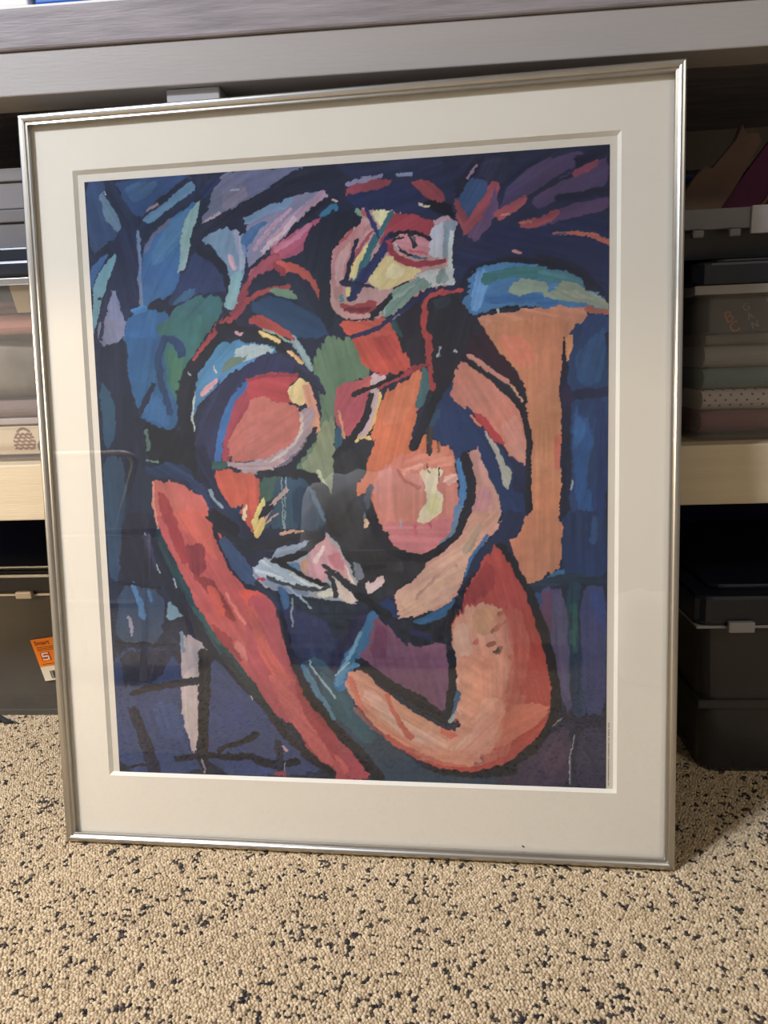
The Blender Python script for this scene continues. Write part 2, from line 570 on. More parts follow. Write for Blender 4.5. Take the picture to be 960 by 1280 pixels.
def p(crop, col, txt, ang=None, amt=0.13, n=1, op=1.0):
    pts, _ = to_canvas(crop, txt)
    if ang is None:
        d = pts - pts.mean(0)
        ev, evec = np.linalg.eigh(d.T @ d)
        ang = math.atan2(evec[1, 1], evec[0, 1])
    else:
        ang = math.radians(ang)
    q = chaikin(pts, n, True)
    sl = bbox(q, 9)
    if sl is None: return
    ext = float(np.ptp(q, axis=0).max())
    rag = min(1.0, ext / 110.0) * 5.0
    st = STREAK[int(round((ang % math.pi) / math.pi * NA)) % NA][sl]
    X, Y = WXF[sl] + math.cos(ang) * rag * st, WYF[sl] + math.sin(ang) * rag * st      # bristle-ragged ends
    ins = np.zeros(X.shape, bool)
    x1_, y1_ = q[-1]
    for x2_, y2_ in q:
        if y1_ != y2_:
            cr = ((y1_ > Y) != (y2_ > Y)) & (X < (x2_ - x1_) * (Y - y1_) / (y2_ - y1_) + x1_)
            ins ^= cr
        x1_, y1_ = x2_, y2_
    put(ins.astype(np.float32) * op, sl, col, ang, amt)
def s(crop, col, wd, txt, amt=0.2, w2=None, op=1.0, taper=True):
    pts, sc = to_canvas(crop, txt)
    r1_ = wd * sc * .5
    r2_ = (wd if w2 is None else w2) * sc * .5
    d = pts[-1] - pts[0]
    ang = math.atan2(d[1], d[0])
    q = chaikin(pts, 2, False) if len(pts) > 2 else pts
    sl = bbox(q, max(r1_, r2_) + 9)
    if sl is None: return
    st = STREAK[int(round((ang % math.pi) / math.pi * NA)) % NA][sl]
    rag = min(1.0, max(r1_, r2_) / 12.0) * 4.5
    X, Y = WXF[sl] + math.cos(ang) * rag * st, WYF[sl] + math.sin(ang) * rag * st
    seg = np.linalg.norm(np.diff(q, axis=0), axis=1)
    tot = max(seg.sum(), 1e-4)
    acc = 0
    m = np.zeros(X.shape, bool)
    st = STREAK[int(round((ang % math.pi) / math.pi * NA)) % NA][sl]
    for (a, b, L_) in zip(q[:-1], q[1:], seg):
        if L_ < 1e-4: continue
        t = np.clip(((X - a[0]) * (b[0] - a[0]) + (Y - a[1]) * (b[1] - a[1])) / (L_ * L_), 0, 1)
        dd = np.hypot(X - a[0] - t * (b[0] - a[0]), Y - a[1] - t * (b[1] - a[1]))
        rr = r1_ + (r2_ - r1_) * (acc + t * L_) / tot
        m |= dd < rr * (1 + .22 * st)
        acc += L_
    put(m.astype(np.float32) * op, sl, col, ang, amt)
def paint():
    K = (26, 29, 42)        # brush black
    N = (35, 44, 70)        # navy
    p('P', N, '90,170 790,150 790,1000 120,1000', 40, n=0)
    # ---------- top right: feathered dark purples
    p('C', (40, 46, 78), '0,145 863,80 863,620 0,620', 150, n=0)
    p('C', (56, 82, 125), '200,230 310,260 250,380 180,430 130,330', 120)
    s('C', (32, 36, 60), 42, '120,330 190,240 260,150')
    p('C', (48, 50, 78), '260,150 400,130 380,240 330,280 260,240', 120)
    s('C', (150, 120, 145), 12, '205,230 245,170')
    s('C', (150, 72, 84), 48, '140,340 160,390 190,440')
    s('C', (160, 78, 92), 58, '200,460 280,370 325,285')
    p('C', (105, 76, 116), '335,270 345,350 320,430 240,535 190,490 290,380', 120)
    p('C', (84, 68, 106), '345,380 375,290 440,210 520,160 720,110 760,120 720,165 560,250 480,330 420,360', 145)
    p('C', (88, 70, 108), '480,345 600,240 740,175 860,130 860,260 740,300 620,330 520,370', 150)
    s('C', (36, 38, 64), 22, '470,330 600,250 720,200', w2=10)
    s('C', (165, 80, 90), 54, '355,400 400,370 455,335', w2=30)
    s('C', (200, 130, 120), 10, '360,408 395,400')
    s('C', (140, 70, 92), 30, '700,205 740,190 790,165')
    s('C', (32, 36, 62), 42, '710,155 780,125 862,100')
    s('C', (34, 38, 64), 30, '620,325 740,300 862,290', w2=34)
    p('C', (97, 70, 110), '450,440 600,380 740,335 860,312 860,375 700,412 510,458', 165)
    s('C', (165, 78, 88), 42, '465,445 530,430 610,395', w2=34)
    s('C', (195, 120, 105), 10, '450,440 490,430')
    p('C', (34, 44, 86), '340,430 450,470 700,420 862,385 862,800 760,680 560,620 400,600 220,640 150,720 130,560 240,535', 20)
    s('C', (188, 102, 88), 16, '600,488 720,482 790,500 858,530', w2=22)
    s('C', (70, 90, 125), 10, '590,492 650,486')
    s('C', (200, 140, 135), 9, '410,570 455,576')
    p('C', (30, 36, 62), '500,580 700,620 850,760 850,800 760,720 560,640', 30)
    s('C', (28, 34, 58), 34, '170,740 220,645 400,605 560,632 700,664 790,770')
    # the blue dome with tan patches
    p('C', (74, 124, 170), '205,680 260,637 400,617 560,640 690,682 760,742 850,800 855,840 720,832 580,824 430,826 330,834 230,868 135,866 190,790', 170)
    s('C', (102, 150, 196), 60, '265,700 250,770 235,830', w2=40)
    s('C', (66, 122, 128), 50, '280,700 400,660 540,668')
    s('C', (76, 126, 138), 60, '560,690 640,690 710,720')
    s('C', (58, 110, 165), 40, '300,790 450,785 600,800')
    p('C', (152, 162, 146), '388,750 430,705 480,690 550,715 575,745 530,765 420,770', 10)
    p('C', (150, 158, 138), '540,760 600,740 640,698 720,722 800,770 855,805 852,838 760,822 690,795 590,792', 30)
    p('C', (168, 172, 150), '620,740 720,750 800,800 700,780', 30)
    s('C', K, 14, '320,838 370,832 430,824')
    s('C', (190, 200, 190), 8, '342,828 342,850')
    # ---------- right column in orange, blue panels
    p('C', (40, 36, 52), '0,750 170,742 140,866 230,872 290,960 0,960', 100)
    p('C', (52, 28, 48), '150,872 235,872 290,960 110,960', 60)
    p('C', (44, 72, 125), '735,868 858,862 858,962 660,962 690,910', 120)
    p('C', (212, 140, 110), '228,872 400,848 560,824 745,826 770,848 705,920 672,962 290,962', 15)
    s('C', (172, 102, 86), 26, '755,838 810,848 856,852')
    p('F', (43, 70, 114), '720,-5 856,-5 846,965 630,965 660,500 660,200 690,70 665,55', 100)
    p('F', (50, 88, 134), '690,170 760,90 842,20 832,280 710,310', 110)
    p('F', (44, 88, 144), '690,400 750,450 785,560 745,700 810,960 720,960 690,700', 100)
    p('F', (56, 104, 160), '700,430 740,470 735,560 695,600', 100)
    p('F', (36, 58, 108), '790,380 842,370 840,960 800,960', 90)
    s('F', (42, 50, 85), 46, '680,352 760,338 846,332')
    p('F', (208, 136, 100), '240,-5 722,-5 668,58 640,160 625,350 640,560 628,965 465,965 490,800 495,560 470,440 470,300 400,210 330,130', 95, amt=.1)
    p('F', (214, 128, 104), '340,60 470,80 520,180 450,230 380,170', 60, amt=.1)
    p('F', (222, 152, 102), '650,66 696,66 664,200 652,180', 100)
    p('F', (214, 116, 94), '595,540 636,520 636,680 600,690', 95)
    s('F', (28, 36, 62), 10, '645,80 648,250 654,450', w2=46)
    s('F', (28, 36, 62), 44, '654,440 656,700 650,965', w2=40)
    s('F', (46, 38, 70), 58, '650,330 655,370')
    # maroon shade and shoulder
    p('F', (40, 36, 52), '0,-5 240,-5 200,190 160,200 40,300 0,420', 110)
    p('F', (54, 28, 48), '170,-5 245,-5 310,90 400,215 478,310 465,385 380,275 280,195 205,165 215,80', 55)
    s('F', (30, 34, 54), 28, '430,290 455,340 462,375')
    s('F', (208, 140, 132), 24, '212,172 300,222 385,285', w2=18)
    s('F', (216, 160, 118), 8, '395,292 430,335 455,375')
    p('F', (209, 132, 116), '150,200 200,192 262,230 350,310 430,390 468,460 478,600 468,692 390,620 330,510 230,412 170,392 108,332', 65, amt=.1)
    p('F', (214, 146, 134), '340,470 440,440 470,600 462,680 400,610', 65, amt=.1)
    p('F', (34, 60, 108), '100,270 132,240 112,340 170,400 220,400 245,470 330,570 400,630 495,700 488,920 465,965 345,965 352,830 300,750 272,640 240,590 200,605 145,665 130,600 50,545 38,490 0,515 0,390', 60)
    p('F', (46, 84, 110), '0,440 90,360 150,410 60,480 0,515', 140)
    p('F', (40, 46, 86), '340,560 400,640 490,700 480,800 400,780 420,700', 60)
    s('F', (26, 30, 46), 18, '180,178 280,240 390,332 455,415', w2=36)
    s('F', (26, 30, 46), 32, '455,415 485,520 486,690 478,900', w2=30)
    p('F', (182, 62, 70), '228,418 285,450 350,530 378,585 330,565 268,492', 55)
    s('F', (222, 135, 105), 12, '222,440 262,492')
    p('F', (192, 182, 176), '262,500 322,552 362,640 406,700 392,782 358,752 348,660', 65)
    p('F', (203, 152, 142), '198,612 242,588 272,650 302,750 352,830 358,930 350,965 170,965 215,850 228,720', 80)
    p('F', (196, 140, 150), '225,800 290,760 320,830 260,960 200,960', 110)
    # ---------- top left: steel blue shards
    p('A', (56, 78, 114), '58,240 145,236 185,350 245,480 170,520 85,600', 70)
    p('A', (104, 128, 150), '118,310 150,300 205,395 238,470 205,485 150,405', 60)
    p('A', (52, 82, 126), '205,232 570,212 490,270 330,400 300,425 225,340', 150)
    p('A', (66, 100, 140), '230,260 420,240 330,330 280,350', 150)
    s('A', (38, 48, 75), 60, '170,240 190,330 250,410 330,452')
    s('A', (38, 46, 72), 22, '370,360 440,310 530,245', w2=34)
    s('A', (40, 50, 76), 60, '310,470 400,425 480,355 590,290', w2=44)
    p('A', (100, 136, 166), '325,440 330,405 380,380 540,245 568,262 560,292 420,390 370,440', 145)
    s('A', (170, 140, 150), 16, '342,380 388,352')
    s('A', (38, 48, 75), 70, '590,212 600,330 592,470', w2=60)
    p('A', (118, 118, 146), '660,212 965,180 965,250 840,320 700,420 612,462 598,430 650,330', 150)
    p('A', (134, 126, 150), '700,300 840,240 820,300 700,390', 150)
    s('A', (190, 160, 170), 20, '615,440 680,390')
    s('A', (40, 52, 92), 40, '610,300 670,240')
    p('A', (38, 48, 80), '190,490 312,455 305,560 322,840 280,855 245,905 190,760 205,640', 80)
    p('A', (58, 108, 158), '590,320 560,480 525,580 490,720 430,790 370,800 320,860 318,700 328,580 330,540 440,420', 125)
    p('A', (76, 118, 160), '440,430 560,360 530,470 420,620 350,640', 130)
    s('A', (108, 104, 132), 18, '335,565 380,490 450,425')
    p('A', (142, 168, 172), '590,322 585,400 555,480 535,580 520,662 484,670 500,550 520,420', 105)
    s('A', (112, 128, 162), 16, '300,480 310,600 320,840', w2=18)
    s('A', (70, 130, 185), 40, '300,850 330,840')
    p('A', (60, 100, 150), '88,640 180,565 110,690 92,760', 130)
    p('A', (110, 150, 165), '92,740 130,660 195,582 205,620 150,750 108,960 98,900', 110)
    p('A', (126, 130, 160), '180,745 205,760 240,880 252,965 118,965 150,820', 90)
    s('A', (40, 45, 75), 18, '205,640 150,850 118,960', w2=26)
    s('A', K, 16, '128,788 134,788')
    p('A', (45, 62, 105), '565,560 680,600 725,745 640,760 560,765 520,805 445,825 490,690 530,655', 120)
    s('A', (29, 36, 60), 46, '585,560 670,610 710,680 728,750', w2=36)
    p('A', (58, 98, 135), '455,820 520,740 575,745 520,800', 130)
    p('A', (126, 150, 176), '590,505 740,455 800,500 795,640 772,800 722,845 695,790 740,720 705,620 650,560', 100)
    p('A', (136, 172, 180), '735,660 788,655 772,795 722,848 698,790 732,735', 100)
    s('A', (200, 160, 172), 26, '728,600 745,640')
    s('A', (165, 170, 190), 30, '760,480 780,640', w2=26)
    # fan behind the head
    p('B', (110, 112, 146), '-5,195 310,176 120,272 -5,335', 160)
    p('B', (42, 50, 84), '370,180 960,125 960,460 840,420 700,385 500,380 440,300', 170)
    p('A', (120, 140, 178), '785,475 965,345 965,490 870,585 800,625', 140)
    p('A', (62, 106, 156), '790,475 900,428 850,545 800,605', 130)
    p('B', (142, 138, 168), '-5,400 250,298 352,292 356,332 300,382 205,440 170,505 60,592 -5,650', 145)
    s('B', (122, 152, 182), 40, '-5,425 100,380 195,335', w2=26)
    s('B', (70, 110, 155), 50, '-5,510 30,470 70,440', w2=20)
    s('B', (176, 142, 164), 46, '110,530 220,410 345,308', w2=34)
    s('B', (198, 176, 186), 20, '70,575 140,500 210,420')
    s('B', (186, 150, 170), 18, '30,560 120,440 200,370')
    s('B', (34, 40, 62), 70, '-10,370 150,290 270,220 370,205 440,260', w2=90)
    s('A', (36, 42, 66), 56, '588,482 700,425 800,365 962,275')
    s('B', (34, 40, 60), 26, '180,500 230,440 330,360 400,330', w2=34)
    p('B', (176, 86, 116), '95,600 120,545 205,490 330,410 345,425 282,475 252,582 130,605 -5,725 -5,665', 145)
    s('B', (192, 120, 145), 22, '130,560 220,510 280,450')
    p('B', (52, 122, 156), '325,405 395,345 428,370 345,416', 150)
    s('B', (205, 180, 175), 12, '385,338 410,342')
    # crimson edge at the shoulder
    p('A', (152, 62, 78), '965,565 880,600 800,700 760,820 690,880 615,965 705,965 790,850 830,720 965,630', 130)
    p('A', (170, 80, 100), '965,580 900,590 830,660 800,720 840,690 965,620', 140)
    # dark shoulder shape left of the face
    p('B', N, '-5,730 100,640 250,580 330,700 400,880 400,965 -5,965', 60)
    p('A', N, '965,630 840,690 800,760 850,740 965,720', 150)
    s('B', (176, 72, 78), 24, '-10,800 60,758 185,728')
    p('B', (126, 152, 126), '95,742 200,734 235,792 110,768', 20)
    p('B', (40, 76, 112), '-5,835 80,772 190,790 285,850 350,900 372,965 165,965 60,872', 35)
    s('B', (190, 86, 76), 44, '140,640 220,640 290,690 330,760 345,812', w2=18)
    s('B', (155, 60, 75), 34, '125,635 165,660')
    p('B', (190, 76, 72), '20,868 85,872 225,965 110,965 40,905', 30)
    s('B', (220, 205, 170), 14, '45,935 110,960')
    # ---------- left middle: blue and green curtain
    p('D', (44, 96, 142), '240,-5 645,-5 560,180 500,420 470,512 380,490 320,455 290,400 255,300', 110)
    p('A', (50, 104, 158), '255,875 330,850 450,838 420,965 250,965', 110)
    p('A', (62, 110, 118), '520,800 570,768 700,782 692,862 618,965 400,965 450,850', 140)
    p('D', (60, 112, 112), '380,-5 645,-5 592,120 532,230 490,400 440,300 425,120', 100)
    p('D', (70, 120, 100), '440,120 520,140 500,340 460,300', 100)
    p('D', (56, 106, 156), '350,330 420,380 470,500 320,450', 110)
    s('D', (36, 66, 106), 44, '508,160 480,95 425,75 398,180 410,290 450,430', w2=30)
    s('D', (40, 48, 78), 26, '375,300 310,430', w2=34)
    p('D', (32, 40, 64), '125,115 250,50 262,300 312,450 345,500 345,660 285,965 145,965 128,300', 90)
    p('D', (126, 126, 152), '128,-5 255,-5 244,85 150,118 122,90', 80)
    s('D', (40, 40, 72), 16, '150,-5 135,90')
    p('D', (48, 80, 106), '125,270 190,350 205,560 150,610', 85)
    p('D', (28, 32, 46), '325,470 400,490 505,515 565,695 380,685 335,600', 120)
    s('D', (88, 114, 106), 20, '342,510 352,600')
    s('D', (120, 140, 135), 8, '345,650 400,655')
    p('D', (46, 72, 96), '140,620 250,645 245,965 155,965', 85)
    p('D', (36, 48, 70), '250,655 375,690 362,760 395,965 240,965', 90)
    s('D', (36, 60, 102), 64, '365,705 480,690 580,740 640,850')
    s('D', (52, 92, 118), 24, '505,500 530,580 552,665')
    p('G', (48, 75, 106), '85,-5 165,-5 145,320 98,300', 85)
    p('G', (38, 40, 62), '158,-5 315,-5 352,150 405,340 140,328', 80)
    p('G', (56, 76, 106), '135,338 352,350 345,610 128,605', 85)
    s('G', (54, 56, 92), 34, '265,110 300,220 335,290', w2=14)
    s('G', (80, 124, 172), 28, '210,335 235,400 255,480', w2=38)
    s('G', (70, 110, 150), 20, '285,370 295,410')
    s('G', (156, 146, 172), 16, '190,480 200,565')
    s('G', (28, 32, 48), 14, '135,325 330,350')
    s('G', (28, 32, 48), 12, '130,602 400,615')
    p('G', (52, 70, 112), '118,622 425,640 435,965 118,965', 80)
    p('G', (40, 48, 72), '148,640 405,630 330,770 220,825 165,800', 110)
    p('G', (116, 146, 166), '370,395 455,490 420,505 360,505', 50)
    s('G', (32, 38, 62), 56, '365,525 410,510 465,500')
    p('G', (176, 160, 166), '422,552 540,608 556,640 512,682 505,965 425,965 432,700', 90)
    s('G', (120, 140, 165), 20, '425,560 440,640')
    s('G', (34, 38, 60), 32, '215,832 340,800 505,778', w2=40)
    p('G', (58, 72, 112), '560,670 640,680 840,900 910,965 555,965', 45)
    p('J', (54, 72, 116), '70,120 350,100 405,400 425,470 80,470', 80)
    p('J', (62, 84, 130), '220,180 340,200 360,330 260,330', 80)
    s('J', (34, 38, 62), 50, '150,220 200,350 235,465', w2=60)
    p('J', (60, 74, 118), '445,100 600,150 760,300 940,480 440,480', 40)
    p('J', (192, 172, 172), '338,100 412,10 405,385 385,388 345,255', 95)
    s('J', (28, 30, 44), 56, '435,-5 435,200 425,410', w2=48)
    s('J', (30, 34, 52), 30, '150,145 260,120 400,95', w2=36)
    s('J', (28, 30, 46), 30, '440,395 540,400 620,400 700,440 800,420', w2=40)
    s('J', (30, 32, 48), 20, '490,380 570,345 640,315', w2=34)
    s('J', (30, 32, 48), 28, '330,415 430,395')
    s('J', (32, 34, 52), 14, '130,446 195,436')
    s('J', (36, 40, 62), 34, '730,350 735,475')
    s('J', (142, 62, 78), 26, '728,470 750,470')
    s('J', (190, 150, 158), 12, '745,365 758,380')
    s('J', (160, 140, 140), 8, '425,410 440,465')
    s('J', (150, 160, 190), 6, '755,420 755,460')
    # ---------- left arm, green outline and red flesh
    s('G', (28, 34, 56), 60, '300,60 370,330 470,470 570,620 700,760 850,920')
    s('G', (30, 66, 78), 48, '325,90 400,270 480,400 560,540 640,660 760,800 870,930')
    s('G', (38, 96, 100), 22, '490,440 560,540 600,600')
    p('D', (198, 104, 98), '368,748 430,738 540,768 622,838 648,965 395,965 372,850', 75, amt=.1)
    p('G', (190, 88, 90), '305,-5 562,-5 580,120 640,240 720,350 805,368 862,430 905,580 965,760 965,965 900,965 780,800 600,580 500,430 420,250 350,130', 60)
    p('G', (202, 98, 88), '370,-5 560,-5 575,140 600,240 520,150 400,60', 60)
    p('D', (168, 62, 68), '392,795 430,800 452,860 500,960 420,960', 70)
    s('D', (212, 135, 120), 10, '372,750 375,850 395,960')
    p('G', (162, 58, 66), '335,0 380,0 470,200 480,240 430,240', 60)
    s('G', (140, 54, 68), 100, '500,190 510,255', w2=80)
    p('G', (150, 60, 66), '480,290 560,300 590,340 660,440 680,510 620,470 560,380', 55)
    p('G', (206, 92, 78), '540,330 600,350 640,480 600,470', 60)
    p('G', (206, 84, 70), '690,350 805,368 840,440 780,470 720,420', 40)
    p('G', (164, 62, 70), '560,500 640,560 720,690 700,690 600,590', 50)
    s('G', (212, 120, 108), 14, '640,380 700,480 790,600')
    s('G', (206, 116, 116), 50, '700,620 780,720 900,870', w2=70)
    p('H', (180, 80, 92), '-5,368 92,390 150,490 192,680 270,850 390,965 140,965 60,830 -5,745', 60)
    s('H', (198, 92, 88), 44, '10,450 70,640 170,780', w2=60)
    p('K', (168, 72, 84), '-5,150 40,260 130,345 240,445 335,575 150,575 90,500 -5,445', 45)
    s('K', (190, 90, 92), 50, '-10,300 70,400 180,520', w2=50)
    p('J', (200, 96, 98), '690,90 730,70 830,210 945,360 960,450 880,400 780,260', 52)
    p('J', (168, 66, 78), '770,-5 800,90 930,270 965,300 965,440 900,330 810,200', 52)
    s('J', (40, 52, 62), 26, '510,-5 600,110 700,230 800,350', w2=34)
    s('J', (30, 32, 46), 34, '720,262 800,358 945,470', w2=40)
    # ---------- between the arms
    p('H', (48, 58, 95), '120,385 400,440 595,478 545,650 430,690 400,755 330,680 200,660 150,480', 60)
    p('H', (36, 50, 68), '120,385 560,390 600,440 510,520 415,600 330,480 200,440', 20)
    p('H', (52, 84, 104), '230,690 330,670 435,780 530,950 420,970 290,860', 55)
    p('K', (52, 72, 92), '-5,20 75,55 180,150 330,350 460,450 560,520 760,560 965,520 965,600 325,590 240,440 60,240', 50)
    p('K', (52, 92, 108), '70,60 180,160 330,350 300,420 160,300 80,200', 55)
    s('H', (32, 38, 60), 40, '150,470 200,680 270,820 370,960')
    s('K', (28, 30, 42), 40, '10,170 110,300 240,430 350,575', w2=56)
    s('H', (70, 130, 176), 30, '255,715 290,790 330,840', w2=20)
    s('K', (86, 132, 162), 34, '10,70 70,180 140,290', w2=18)
    s('H', (150, 170, 190), 10, '280,690 340,770 400,860')
    s('H', (140, 150, 165), 8, '200,400 205,530')
    s('H', (42, 44, 84), 60, '530,480 440,600 400,700')
    s('H', (56, 112, 156), 56, '575,480 545,590 470,680 425,790', w2=70)
    s('H', (110, 150, 180), 16, '520,560 460,680 410,770')
    # ---------- dark belly, purple triangle
    p('H', (50, 51, 59), '365,-5 572,-5 600,80 660,170 760,212 845,235 790,290 690,350 660,402 560,412 470,280 430,200 388,120', 80)  # belly black lifted to take in the grey reflection on the glass
    p('H', (130, 85, 112), '585,468 640,520 700,600 800,627 918,590 938,800 912,925 760,822 498,672 550,640', 70)
    p('K', (126, 80, 110), '235,-5 668,-5 678,140 655,265 450,150 300,42', 70)
    p('H', (120, 66, 98), '600,500 650,560 640,680 560,660', 80)
    p('O', (36, 42, 58), '335,685 400,688 700,545 760,600 690,760 652,812 490,852 380,822 300,700 205,580 250,555', 30)
    p('O', (46, 98, 138), '430,695 560,640 665,565 645,660 500,722', 155)
    p('O', (34, 62, 110), '210,575 300,540 350,680 320,670', 45)
    s('O', (40, 42, 88), 40, '440,760 540,800', w2=30)
    # ---------- hands: whites, pinks and black strokes
    p('G', (30, 36, 58), '560,-5 700,-5 785,120 772,230 785,355 720,345 640,240 585,130', 60)
    p('G', (56, 82, 122), '600,120 640,110 760,260 785,340 720,330 640,220', 50)
    p('N', (168, 166, 178), '75,370 180,300 500,178 560,115 640,200 700,300 785,480 790,605 740,615 540,575 300,545 100,470', 25)
    p('N', (128, 140, 165), '80,370 200,320 330,400 460,520 440,560 300,540 110,460', 30)
    p('N', (176, 186, 204), '85,370 170,308 235,335 440,460 560,500 400,502 240,440 120,442', 30)
    p('N', (150, 162, 186), '205,305 240,235 495,180 440,240 330,290', 160)
    p('N', (90, 130, 170), '310,350 400,330 410,400 380,420', 60)
    p('N', (206, 152, 160), '535,150 580,165 660,255 695,330 745,440 775,505 590,420 545,490 470,430 405,380 400,330 480,260', 70)
    p('N', (202, 128, 140), '570,300 660,260 690,330 680,390 600,350', 60)
    p('N', (206, 156, 132), '400,330 455,290 445,410 400,390', 90)
    s('N', (222, 190, 185), 34, '500,320 560,230', w2=24)
    p('N', (220, 208, 198), '515,545 600,500 645,560 540,578', 10)
    p('N', (220, 194, 186), '608,428 700,500 785,572 742,615 655,570', 50)
    p('N', (228, 208, 200), '680,325 775,500 725,450', 60)
    p('N', (60, 100, 140), '240,480 320,540 325,640 290,640', 80)
    s('N', (170, 185, 205), 26, '230,440 350,520 470,640', w2=12)
    s('N', (205, 160, 145), 26, '270,150 330,125 420,130', w2=12)
    s('N', (44, 45, 54), 40, '100,235 250,190 400,160 540,152', w2=50)
    s('N', (38, 39, 48), 50, '540,158 450,240 330,320 225,320', w2=44)
    s('N', (44, 46, 54), 44, '225,312 340,382 480,455 585,500', w2=30)
    s('N', (66, 70, 78), 30, '585,500 480,522 370,492 200,430', w2=44)
    s('N', (50, 56, 64), 26, '556,350 650,430 760,520 870,595', w2=80)
    s('N', (54, 60, 68), 30, '580,400 620,480 640,560', w2=44)
    s('N', (212, 208, 210), 24, '340,415 450,482 548,502', w2=14)
    s('N', (196, 202, 214), 26, '110,395 240,425 370,478', w2=14)
    s('N', (205, 205, 210), 14, '150,330 210,370', w2=10)
    s('N', (180, 45, 65), 24, '125,455 160,458')
    p('N', (224, 196, 198), '820,455 880,470 950,418 965,470 865,555 845,520', 150)
    s('N', (44, 48, 58), 54, '965,505 850,590', w2=60)
    s('N', (120, 124, 140), 60, '775,370 790,420', w2=60)
    s('N', (32, 34, 42), 34, '820,365 960,365')
    s('H', (30, 34, 44), 34, '500,380 560,410 640,470', w2=44)
    # ---------- left breast and ring
    p('E', (104, 130, 106), '380,70 420,100 480,78 562,240 552,278 410,300 402,560 398,790 370,810 320,710 205,690 300,580 330,500 340,360 290,200 330,135', 80)
    p('E', (140, 150, 122), '330,480 400,440 400,640 385,800 368,806 320,705 240,680 310,590', 80)
    s('E', (196, 200, 170), 22, '325,705 350,760 372,805', w2=10)
    p('D', (80, 136, 180), '555,320 600,200 680,108 780,82 900,118 965,148 860,182 720,262 620,345 572,410 555,525', 130)
    p('D', (168, 182, 186), '745,118 880,112 940,150 830,182 755,195', 160)
    p('D', (110, 130, 120), '730,170 830,160 720,240 690,240', 150)
    s('D', (208, 156, 166), 28, '598,338 670,280', w2=16)
    s('D', (200, 205, 205), 12, '558,520 560,340')
    s('D', (205, 205, 180), 8, '655,215 665,245')
    s('D', (28, 32, 50), 70, '720,10 600,170 535,260 512,400 540,560 590,720')
    s('D', (172, 66, 76), 34, '725,-5 640,80 560,182', w2=14)
    s('D', (28, 32, 50), 60, '700,40 850,60 965,110')
    s('D', (200, 150, 165), 12, '755,55 840,70')
    s('E', (28, 32, 46), 44, '-5,80 80,90 180,150', w2=20)
    p('E', (46, 50, 90), '-5,215 60,165 130,158 240,200 330,270 368,330 350,340 240,262 120,240 -5,275', 20)
    s('D', (48, 50, 90), 100, '930,200 830,235 720,320 640,440 610,600 640,740 700,830', w2=80)
    s('E', (36, 40, 66), 36, '220,230 300,285 358,335', w2=22)
    s('D', (56, 106, 166), 40, '815,285 725,400 690,530 672,650', w2=36)
    p('D', (166, 66, 82), '690,655 710,520 740,400 820,285 890,250 965,240 965,410 880,360 800,420 738,540 728,665', 120)
    p('E', (186, 66, 76), '-5,275 60,248 120,240 245,255 180,312 205,395 60,352 -5,375', 10)
    s('E', (150, 50, 66), 14, '-5,275 100,252 230,255')
    p('D', (198, 110, 100), '722,655 735,530 800,425 875,352 965,400 965,655 850,655', 140, amt=.1)
    p('E', (198, 112, 102), '-5,375 60,352 185,392 245,412 252,480 210,572 130,632 -5,660', 150, amt=.1)
    p('E', (226, 198, 142), '178,322 245,265 292,300 262,405 200,384', 100)
    s('E', (212, 154, 128), 46, '272,320 300,410 312,500', w2=44)
    s('E', (168, 148, 158), 56, '275,430 270,520 200,615 100,672 -5,690', w2=58)
    s('E', (198, 180, 176), 14, '250,430 240,540 160,630 20,690', w2=12)
    s('D', (182, 152, 156), 48, '965,665 850,690 722,668', w2=26)
    s('E', (120, 112, 130), 14, '300,520 230,620 120,690')
    s('E', (34, 38, 54), 22, '312,500 262,600 180,680 60,722', w2=24)
    s('E', (40, 42, 52), 40, '70,716 200,700 300,735 365,840 400,955', w2=90)
    s('D', (50, 96, 92), 38, '655,672 700,672')
    p('D', (206, 96, 76), '655,700 720,690 865,722 872,800 845,965 800,945 740,865 680,805', 80)
    s('D', (38, 44, 76), 60, '600,600 625,740 700,870 800,970', w2=80)
    p('D', (30, 52, 90), '640,690 670,800 740,870 800,850 760,900 800,965 700,900', 60)
    p('D', (226, 200, 170), '780,880 810,845 805,930 790,920', 100)
    s('D', (225, 170, 150), 6, '828,730 835,880')
    s('D', (130, 150, 165), 14, '635,790 690,860')
    s('D', (24, 28, 46), 70, '650,900 740,960')
    p('E', (206, 92, 76), '-5,722 62,722 52,840 20,945 -5,955', 95)
    p('E', (72, 102, 96), '58,728 160,722 130,800 60,855', 100)
    p('E', (54, 84, 110), '130,722 290,750 350,880 365,965 55,965 110,850', 90)
    p('E', (40, 66, 96), '200,770 290,790 330,960 210,960', 90)
    s('E', (216, 192, 122), 20, '72,830 20,955', w2=26)
    s('E', (192, 152, 152), 20, '175,785 110,850 60,945', w2=24)
    s('E', (150, 165, 172), 6, '150,728 165,960')
    s('E', (140, 155, 165), 6, '172,728 170,960')
    s('E', (30, 34, 52), 26, '60,905 110,860')
    s('E', (90, 115, 145), 30, '300,790 355,930', w2=14)
    s('N', (192, 82, 72), 44, '55,-5 80,120', w2=20)
    p('N', (222, 188, 114), '98,90 145,28 175,55 125,172 88,165', 115)
    s('N', (190, 150, 140), 12, '165,85 250,10')
    # ---------- neck and orange torso
    p('E', (202, 82, 66), '425,-5 655,-5 765,215 700,242 640,252 600,247 540,222 495,120', 65)
    p('E', (190, 72, 66), '560,60 640,40 700,140 640,200', 65)
    s('E', (150, 172, 180), 40, '210,88 250,150 290,222', w2=24)
    s('E', (222, 192, 128), 22, '60,60 140,102', w2=20)
    s('E', (216, 170, 120), 18, '195,150 250,195')
    s('E', (180, 74, 72), 40, '20,0 130,40 210,88', w2=20)
    s('E', (150, 175, 165), 8, '70,42 200,105')
